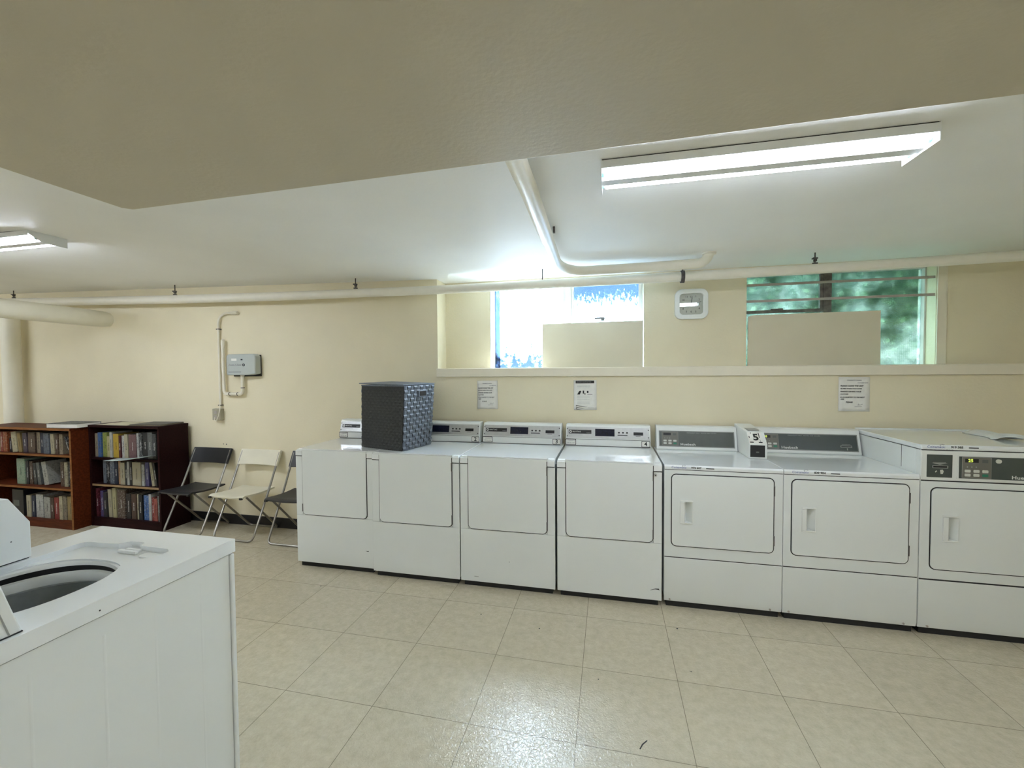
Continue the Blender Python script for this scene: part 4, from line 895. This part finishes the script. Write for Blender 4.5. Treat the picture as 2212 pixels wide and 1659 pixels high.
fill(c1n, 'bottom shelf', X1, 3.12, 0.070, [(244, 292, .22, 'cream', 'off-white'), (296, 334, .22, 'navy', 'dark'), (340, 424, .235, 'white', 'grey'), (432, 500, .215, 'off-white', 'grey'), (508, 548, .215, 'brown', 'dark'), (552, 600, .22, 'red', 'maroon'), (604, 642, .235, 'cream', 'tan'), (646, 680, .235, 'tan', 'dark'), (684, 748, .235, 'gold', 'tan'), (752, 776, .22, 'maroon', 'dark')], 0.30, 0.17, 'books on the bottom shelf of the reddish bookcase')
fill(c2n, 'top shelf', X2, 3.238, 0.690, [(1070, 1108, .235, 'tan', 'cream'), (1110, 1150, .245, 'blue', 'tan'), (1152, 1200, .245, 'lime', 'mottled brown'), (1202, 1240, .21, 'pale yellow', 'cream'), (1242, 1270, .25, 'white', 'off-white'), (1272, 1336, .235, 'yellow', 'gold'), (1338, 1362, .22, 'maroon', 'dark'), (1364, 1402, .22, 'white', 'red'), (1404, 1444, .235, 'cream', 'off-white', 2), (1446, 1530, .235, 'mauve', 'brown'),
     (1534, 1556, .25, 'white', 'dark', 1), (1558, 1590, .25, 'dark grey', 'white', 2), (1592, 1646, .26, 'black', 'dark'), (1648, 1700, .26, 'grey', 'dark grey'), (1702, 1744, .25, 'dark grey', 'grey'), (1752, 1770, .235, 'pale yellow', 'yellow', -3)], 0.303, 0.19, 'books on the top shelf of the dark bookcase')
fill(c2n, 'middle shelf', X2, 3.238, 0.424, [(1146, 1182, .255, 'grey-blue', 'grey'), (1184, 1222, .255, 'black', 'white'), (1224, 1274, .23, 'grey-blue', 'white'), (1276, 1312, .23, 'navy', 'dark'), (1316, 1344, .235, 'peach', 'cream'), (1346, 1398, .22, 'cream', 'white'), (1400, 1422, .22, 'dark grey', 'grey'), (1424, 1446, .25, 'white', 'off-white'), (1448, 1474, .23, 'dark', 'brown'), (1476, 1572, .23, 'cream', 'off-white'), (1576, 1604, .21, 'white', 'grey'),
     (1606, 1646, .235, 'indigo', 'grey-blue'), (1676, 1704, .24, 'cream', 'white', 10), (1722, 1740, .23, 'black', 'dark', 8), (1766, 1782, .20, 'red', 'black')], 0.245, 0.19, 'books on the middle shelf of the dark bookcase')
fill(c2n, 'bottom shelf', X2, 3.238, 0.085, [(1062, 1090, .285, 'maroon', 'pink'), (1108, 1142, .26, 'indigo', 'red'), (1146, 1186, .25, 'dark grey', 'maroon'), (1202, 1242, .28, 'cream', 'off-white', 2), (1250, 1290, .30, 'pale yellow', 'cream', 1), (1302, 1390, .29, 'mottled brown', 'off-white'), (1396, 1446, .25, 'dark', 'brown'), (1450, 1504, .25, 'brown', 'dark'), (1510, 1532, .25, 'cream', 'tan'), (1534, 1576, .25, 'black', 'dark'),
     (1580, 1636, .245, 'blue', 'white'), (1640, 1666, .26, 'white', 'off-white'), (1668, 1692, .23, 'red', 'white'), (1694, 1730, .22, 'salmon', 'red'), (1742, 1774, .25, 'grey', 'off-white', 1)], 0.31, 0.19, 'books on the bottom shelf of the dark bookcase')
# flat items
def flat_item(name, label, cat, x, y, z, w, d, h, rz, m_, pages=True):
    t = thing(name, label, cat, (x, y, z), R(rz))
    obj('cover', MB().box(-w/2, -d/2, h-0.003, w/2, d/2, h).box(-w/2, -d/2, 0, w/2, d/2, 0.003).box(-w/2, d/2-0.003, 0.003, w/2, d/2, h-0.003), m_, t)
    obj('pages', MB().box(-w/2+0.003, -d/2+0.004, 0.003, w/2-0.003, d/2-0.003, h-0.003), PAPER if pages else PAGES, t)
flat_item('hardcover_book', 'large grey hardcover lying flat on top of the reddish bookcase', 'book', -5.24, 3.20, 0.9945, 0.36, 0.22, 0.042, 4, book_mat(CO['dark grey'], CO['grey']))
tag(obj('loose_paper', MB().grid(lambda u, v: (-4.98+0.40*u, 3.215+0.24*v, 1.0175+0.006*math.sin(3*u)*v), 8, 5), mat('cream_paper', (0.50, 0.47, 0.34), 0.7), None, solid=0.001), 'cream paper sheets lying on top of the dark bookcase', 'paper')
flat_item('black_folder', 'thin black folder lying on the right end of the dark bookcase top', 'folder', -4.38, 3.35, 1.0155, 0.34, 0.25, 0.014, 6, CH_BLK, False)
t = thing('magazine', 'open pale blue magazine sticking out over the upper shelf of the dark bookcase', 'magazine', (-4.47, 3.238, 0.6915))
def mg(u, v): return (-0.22+0.44*u, -0.15+0.14*v, 0.002+0.052*u*u*(1-v*0.2))
obj('page', MB().grid(mg, 8, 3), mat('magazine_page', (0.42, 0.50, 0.50), 0.4, var=0.3, vscale=20), t, solid=0.004)
bt = thing('document_box', 'black box file tilted on the bottom shelf of the reddish bookcase', 'box file', (-5.90, 3.12, 0.073))
obj('box', MB().box(-0.10, 0, 0, 0.06, 0.16, 0.27), BLACKP, bt, 0.003); obj('spine_label', MB().box(-0.08, -0.001, 0.10, 0.0, 0, 0.16), GREYP, bt)

# ------------------------------------------------------------ wall device, conduit, outlet
def pipe_obj(name, pts, r, m_, parent): return obj(name, MB().tube(pts, r, 12), m_, parent)
t = thing('wall_device', 'grey wall-mounted electronic box with loop of white plumbing under it', 'device box', (-3.50, YW, 1.50))
body = MB().prism([(-0.155, 0.015), (-0.15, 0.0), (0.10, 0.0), (0.185, 0.012), (0.185, 0.185), (0.16, 0.205), (-0.13, 0.205), (-0.155, 0.19)], -0.085, -0.012, 'y')
b = obj('housing', body, GBOX, t, 0.012, 3)
obj('back_plate', MB().box(-0.14, -0.013, -0.012, 0.178, -0.0005, 0.198), BLACKP, t)
text('lettering', 'Zoom Z Zone', 0.026, (-0.125, -0.0858, 0.100), INKG, b, shear=0.3, bold=0.0008, sx=0.95)
obj('sticker', MB().box(-0.09, -0.0862, 0.140, -0.03, -0.085, 0.162), PAPER, b)
obj('indicator_window', MB().prism(rr(0.020, 0.145, 0.040, 0.157, 0.004), -0.0870, -0.085, 'y'), BLACKP, b)
obj('key_switch', MB().ring([(0.052+0.013*math.cos(a*0.3927), 0.100+0.013*math.sin(a*0.3927)) for a in range(16)], [(0.052+0.007*math.cos(a*0.3927), 0.100+0.007*math.sin(a*0.3927)) for a in range(16)], -0.088, -0.085, 'y'), BLACKP, b)
obj('ridge', MB().box(-0.125, -0.088, 0.028, 0.02, -0.085, 0.033), GREYP, b)
PVC = mat('white_pvc', (0.80, 0.76, 0.64), 0.35)
yy = -0.035
pipe_obj('inlet_pipe', [(-0.245+0.003, yy, 0.34), (-0.240, yy, 0.345), (-0.240, yy, 0.0), (-0.240, yy, -0.155), (-0.225, yy, -0.180), (-0.20, yy, -0.186), (-0.05, yy, -0.186), (-0.028, yy, -0.178), (-0.015, yy, -0.155), (-0.015, yy, 0.005)][1:], 0.0155, PVC, t)
pipe_obj('pipe_end', [(-0.240, yy, 0.30), (-0.240, yy, 0.345), (-0.236, yy+0.01, 0.356)], [0.0175, 0.0175, 0.008], PVC, t)
for q in ([(-0.170, yy, -0.186), (-0.164, yy, -0.186)], [(-0.075, yy, -0.186), (-0.070, yy, -0.186)], [(-0.015, yy, -0.128), (-0.015, yy, -0.122)]): pipe_obj('pipe_clip', q, 0.0185, RODM, t)
for q in ([(-0.205, yy, -0.186), (-0.175, yy, -0.186)], [(-0.065, yy, -0.186), (-0.045, yy, -0.186)], [(-0.015, yy, -0.03), (-0.015, yy, 0.0)]): pipe_obj('coupling', q, 0.0182, PVC, t)
for o_x in t.children:
    if o_x.name.split('.')[0] in ('inlet_pipe', 'pipe_end'): o_x.location.x = 0.0
cd = thing('conduit', 'thin beige conduit curving at its top beside the grey wall box', 'conduit', (-3.80, YW, 1.17))
yy = -0.022
pts = [(0.0, yy, 0.03), (0.0, yy, 0.30), (0.0, yy, 0.84)] + [(0.11-0.11*math.cos(R(a)), yy, 0.84+0.105*math.sin(R(a))) for a in range(12, 91, 13)] + [(0.16, yy, 0.945)]
pipe_obj('tube', pts, 0.0115, PVC, cd); pipe_obj('end_fitting', [(0.15, yy, 0.945), (0.19, yy, 0.945), (0.235, yy, 0.943)], [0.013, 0.017, 0.017], PVC, cd)
for z_ in (0.03, 0.79): obj('clip', MB().box(-0.02, yy-0.011, z_-0.004, 0.015, -0.0005, z_+0.004), RODM, cd)
ob = thing('outlet_box', 'beige surface outlet box with a looped cable below the conduit', 'outlet', (-3.835, YW, 1.05))
bx = obj('box', MB().box(-0.045, -0.045, 0, 0.055, -0.0005, 0.115), OUTLET, ob, 0.004)
obj('socket', MB().box(-0.02, -0.048, 0.065, 0.012, -0.045, 0.095).box(-0.02, -0.048, 0.015, 0.012, -0.045, 0.048), BARP, ob)
obj('cable', MB().tube([(0.035, -0.03, 0.15), (0.055, -0.05, 0.11), (0.05, -0.06, 0.05), (0.02, -0.06, -0.005), (-0.01, -0.055, 0.005), (-0.012, -0.048, 0.03)], 0.0045, 8), PVC, ob)
obj('wall_hole', MB().tube([(-3.80, YW-0.001, 0.805), (-3.80, YW-0.0002, 0.805)], 0.005, 8).tube([(-3.765, YW-0.001, 0.803), (-3.765, YW-0.0002, 0.803)], 0.006, 8), RODM, bpy.data.objects['wall_back'])

# ------------------------------------------------------------ clock
ck = thing('wall_clock', 'white square wall clock with rounded corners between the windows', 'clock', (0.656, YN, 2.055))
o1 = rr(-0.127, -0.122, 0.127, 0.122, 0.055, n=8); i1 = rr(-0.090, -0.085, 0.090, 0.085, 0.030, n=8)
obj('frame', MB().ring(o1, i1, -0.036, -0.0005, 'y'), PLW, ck, 0.006, 3)
obj('face', MB().prism(rr(-0.091, -0.086, 0.091, 0.086, 0.030), -0.014, -0.010, 'y'), mat('clock_face', (0.50, 0.53, 0.47), 0.5), ck)
for k in range(1, 13):
    a = R(90-30*k); m_ = max(abs(math.cos(a)), abs(math.sin(a))); rx = 0.064 if m_ > 0.9 else 0.066
    f = 0.060/m_ if k % 3 == 0 else 0.066/ m_**0.5
    text('numeral', str(k), 0.022, (f*math.cos(a), -0.0145, f*math.sin(a)), INK, ck, align='CENTER', bold=0.0003)
tk = MB()
for k in range(60):
    a = R(6*k); m_ = max(abs(math.cos(a)), abs(math.sin(a))); f = 0.079/m_**0.55
    tk.box(f*math.cos(a)-0.0008, -0.0145, f*math.sin(a)-0.0008, f*math.cos(a)+0.0008, -0.014, f*math.sin(a)+0.0008)
obj('minute_marks', tk, INKG, ck)
def hand(name, ang, L, w_, y, m_, tail=0.012):
    a = R(90-ang); d = Vector((math.cos(a), math.sin(a))); n_ = Vector((-d.y, d.x))
    pts = [-d*tail+n_*w_/2, -d*tail-n_*w_/2, d*L-n_*w_/2, d*L+n_*w_/2]
    obj(name, MB().prism([tuple(p) for p in pts], y, y-0.0012, 'y'), m_, ck)
hand('hour_hand', 7, 0.052, 0.0055, -0.017, INK); hand('minute_hand', 76, 0.078, 0.004, -0.019, INK); hand('second_hand', 218, 0.074, 0.0015, -0.021, INKG)
obj('lens', MB().prism(rr(-0.0895, -0.0845, 0.0895, 0.0845, 0.030), -0.0010, 0.0005, 'y'), LENS, ck, loc=(0, -0.0265, 0), rot=(0.0083, 0, 0))

# ------------------------------------------------------------ notices on the wall
def paper(label, x0, z0, x1, z1, tilt=0):
    t = thing('paper_notice', label, 'notice', ((x0+x1)/2, YW, (z0+z1)/2), 0, 'paper notices on the wall'); t.rotation_euler = (0, R(tilt), 0)
    w_, h_ = x1-x0, z1-z0
    obj('sheet', MB().grid(lambda u, v: ((u-0.5)*w_, -0.0035-0.004*(1-v)**3*(0.3+abs(u-0.5)*1.4), (v-0.5)*h_), 6, 8), PAPER, t, solid=0.0008)
    return t, w_, h_
HAND = [(0.90, 0.26, 'COINAMATIC CANADA', 0.62, INKG, 0.0095), (0.825, 0.60, 'OCTOBER 2018', 1, INKG, 0.0105), (0.735, 0.055, 'PLEASE CLEAN THE LINT', 1, INK, 0.0145), (0.655, 0.055, 'FILTER WHEN YOU HAVE', 1, INK, 0.0130),
        (0.57, 0.055, 'FINISHED DRYING YOUR', 1, INK, 0.0130), (0.495, 0.055, 'CLOTHES', 1, INK, 0.0130), (0.405, 0.05, 'AS A COURTESY TO THE NEXT', 1, INK, 0.0122), (0.345, 0.06, 'USER', 1, INK, 0.0122), (0.26, 0.24, 'PLEASE', 1, INK, 0.0155)]
def handwritten(t, w_, h_):
    for v, u, s_, k, m_, sz in HAND: text('handwriting', s_, sz, ((u-0.5)*w_, -0.0062, (v-0.5)*h_), m_, t, bold=0.0002, shear=0.12, sx=w_/0.2*0.92)
    sg = MB().tube([(0.02, -0.0062, -h_*0.31), (0.032, -0.0062, -h_*0.33), (0.028, -0.0062, -h_*0.28), (0.038, -0.0062, -h_*0.32), (0.055, -0.0062, -h_*0.29)], 0.0008, 5); obj('signature', sg, INK, t)
    obj('signature_line', MB().box(0.005, -0.0066, -h_*0.365, 0.05, -0.0062, -h_*0.36), INK, t)
handwritten(*paper('handwritten white notice on the wall above dryers 2 and 3, creased at its top', -1.112, 1.197, -0.930, 1.440, -0.5))
handwritten(*paper('handwritten white notice on the wall at the right, under the green window', 1.628, 1.213, 1.824, 1.462, 0.3))
t, w_, h_ = paper('printed notice with a black header bar on the wall above dryer 4', -0.281, 1.198, -0.096, 1.442, -0.4)
def bar(name, u0, v0, u1, v1, m_, y=-0.0050): return obj(name, MB().box((u0-0.5)*w_, y-0.0006, (v0-0.5)*h_, (u1-0.5)*w_, y, (v1-0.5)*h_), m_, t)
hb_ = bar('header_bar', 0.09, 0.895, 0.90, 0.985, INK); text('lettering', 'LAUNDRY ROOM NOTICE', 0.0095, ((0.13-0.5)*w_, -0.0062, 0.44*h_), INKL, hb_, sx=1.05)
text('lettering', 'Introducing the new laundry service', 0.0072, ((0.16-0.5)*w_, -0.0058, 0.305*h_), INKG, t, bold=0.0002)
for v in (0.745, 0.47, 0.43, 0.36, 0.27, 0.24, 0.21): text('small_print', 'payment by card or coin at every machine', 0.0058, ((0.16-0.5)*w_, -0.0058, (v-0.5)*h_), INKL, t)
obj('picture', MB().prism([((0.15-0.5)*w_, 0.02*h_), ((0.27-0.5)*w_, 0.02*h_), ((0.33-0.5)*w_, 0.13*h_), ((0.28-0.5)*w_, 0.15*h_), ((0.23-0.5)*w_, 0.12*h_)], -0.0056, -0.005, 'y').box((0.40-0.5)*w_, -0.0056, 0.05*h_, (0.46-0.5)*w_, -0.005, 0.15*h_).box((0.47-0.5)*w_, -0.0056, 0.02*h_, (0.52-0.5)*w_, -0.005, 0.06*h_).box((0.58-0.5)*w_, -0.0056, 0.07*h_, (0.65-0.5)*w_, -0.005, 0.14*h_).box((0.60-0.5)*w_, -0.0056, 0.02*h_, (0.82-0.5)*w_, -0.005, 0.035*h_), INK, t)
for k in range(3):
    q = MB(); n_ = 8
    for i in range(n_):
        u0, u1 = i/n_, (i+1)/n_; L = 0.50-0.12*k
        def zc(u): return (0.155-0.055*k-0.05*math.sin(u*1.6)-0.5)*h_
        t0, t1 = 0.012*(1-u0)*h_+0.0003, 0.012*(1-u1)*h_+0.0003
        xa, xb = (0.09+L*u0-0.5)*w_, (0.09+L*u1-0.5)*w_
        q._add([(xa, -0.0075, zc(u0)-t0), (xb, -0.0075, zc(u1)-t1), (xb, -0.0075, zc(u1)+t1), (xa, -0.0075, zc(u0)+t0)], [(0, 1, 2, 3)])
    obj('wave_stripe', q, INK, t)
text('lettering', 'Coinamatic', 0.010, ((0.62-0.5)*w_, -0.0078, (0.075-0.5)*h_), INKG, t)

# ------------------------------------------------------------ small marks on the floor
fl = bpy.data.objects['floor']
for (x, y, r_) in ((0.393, 2.618, 0.005), (-0.40, 2.45, 0.004), (-0.78, 2.52, 0.004), (-0.05, 2.10, 0.003), (-2.0, 2.62, 0.004)):
    tag(obj('floor_speck', MB().tube([(x, y, 0.0), (x, y, 0.0012)], r_, 8), GAP), 'tiny dark speck lying on the beige tile floor', 'speck', 'specks on the floor')
obj('scuff_mark', MB()._add([(0.120, 1.740, 0.0006), (0.124, 1.738, 0.0006), (0.136, 1.762, 0.0006), (0.156, 1.786, 0.0006), (0.153, 1.789, 0.0006), (0.132, 1.766, 0.0006)], [(0, 1, 2, 5), (5, 2, 3, 4)]), GAP, fl)
obj('scuff_mark', MB()._add([(0.392, 2.256, 0.0006), (0.410, 2.249, 0.0006), (0.409, 2.255, 0.0006)], [(0, 1, 2)]), GAP, fl)
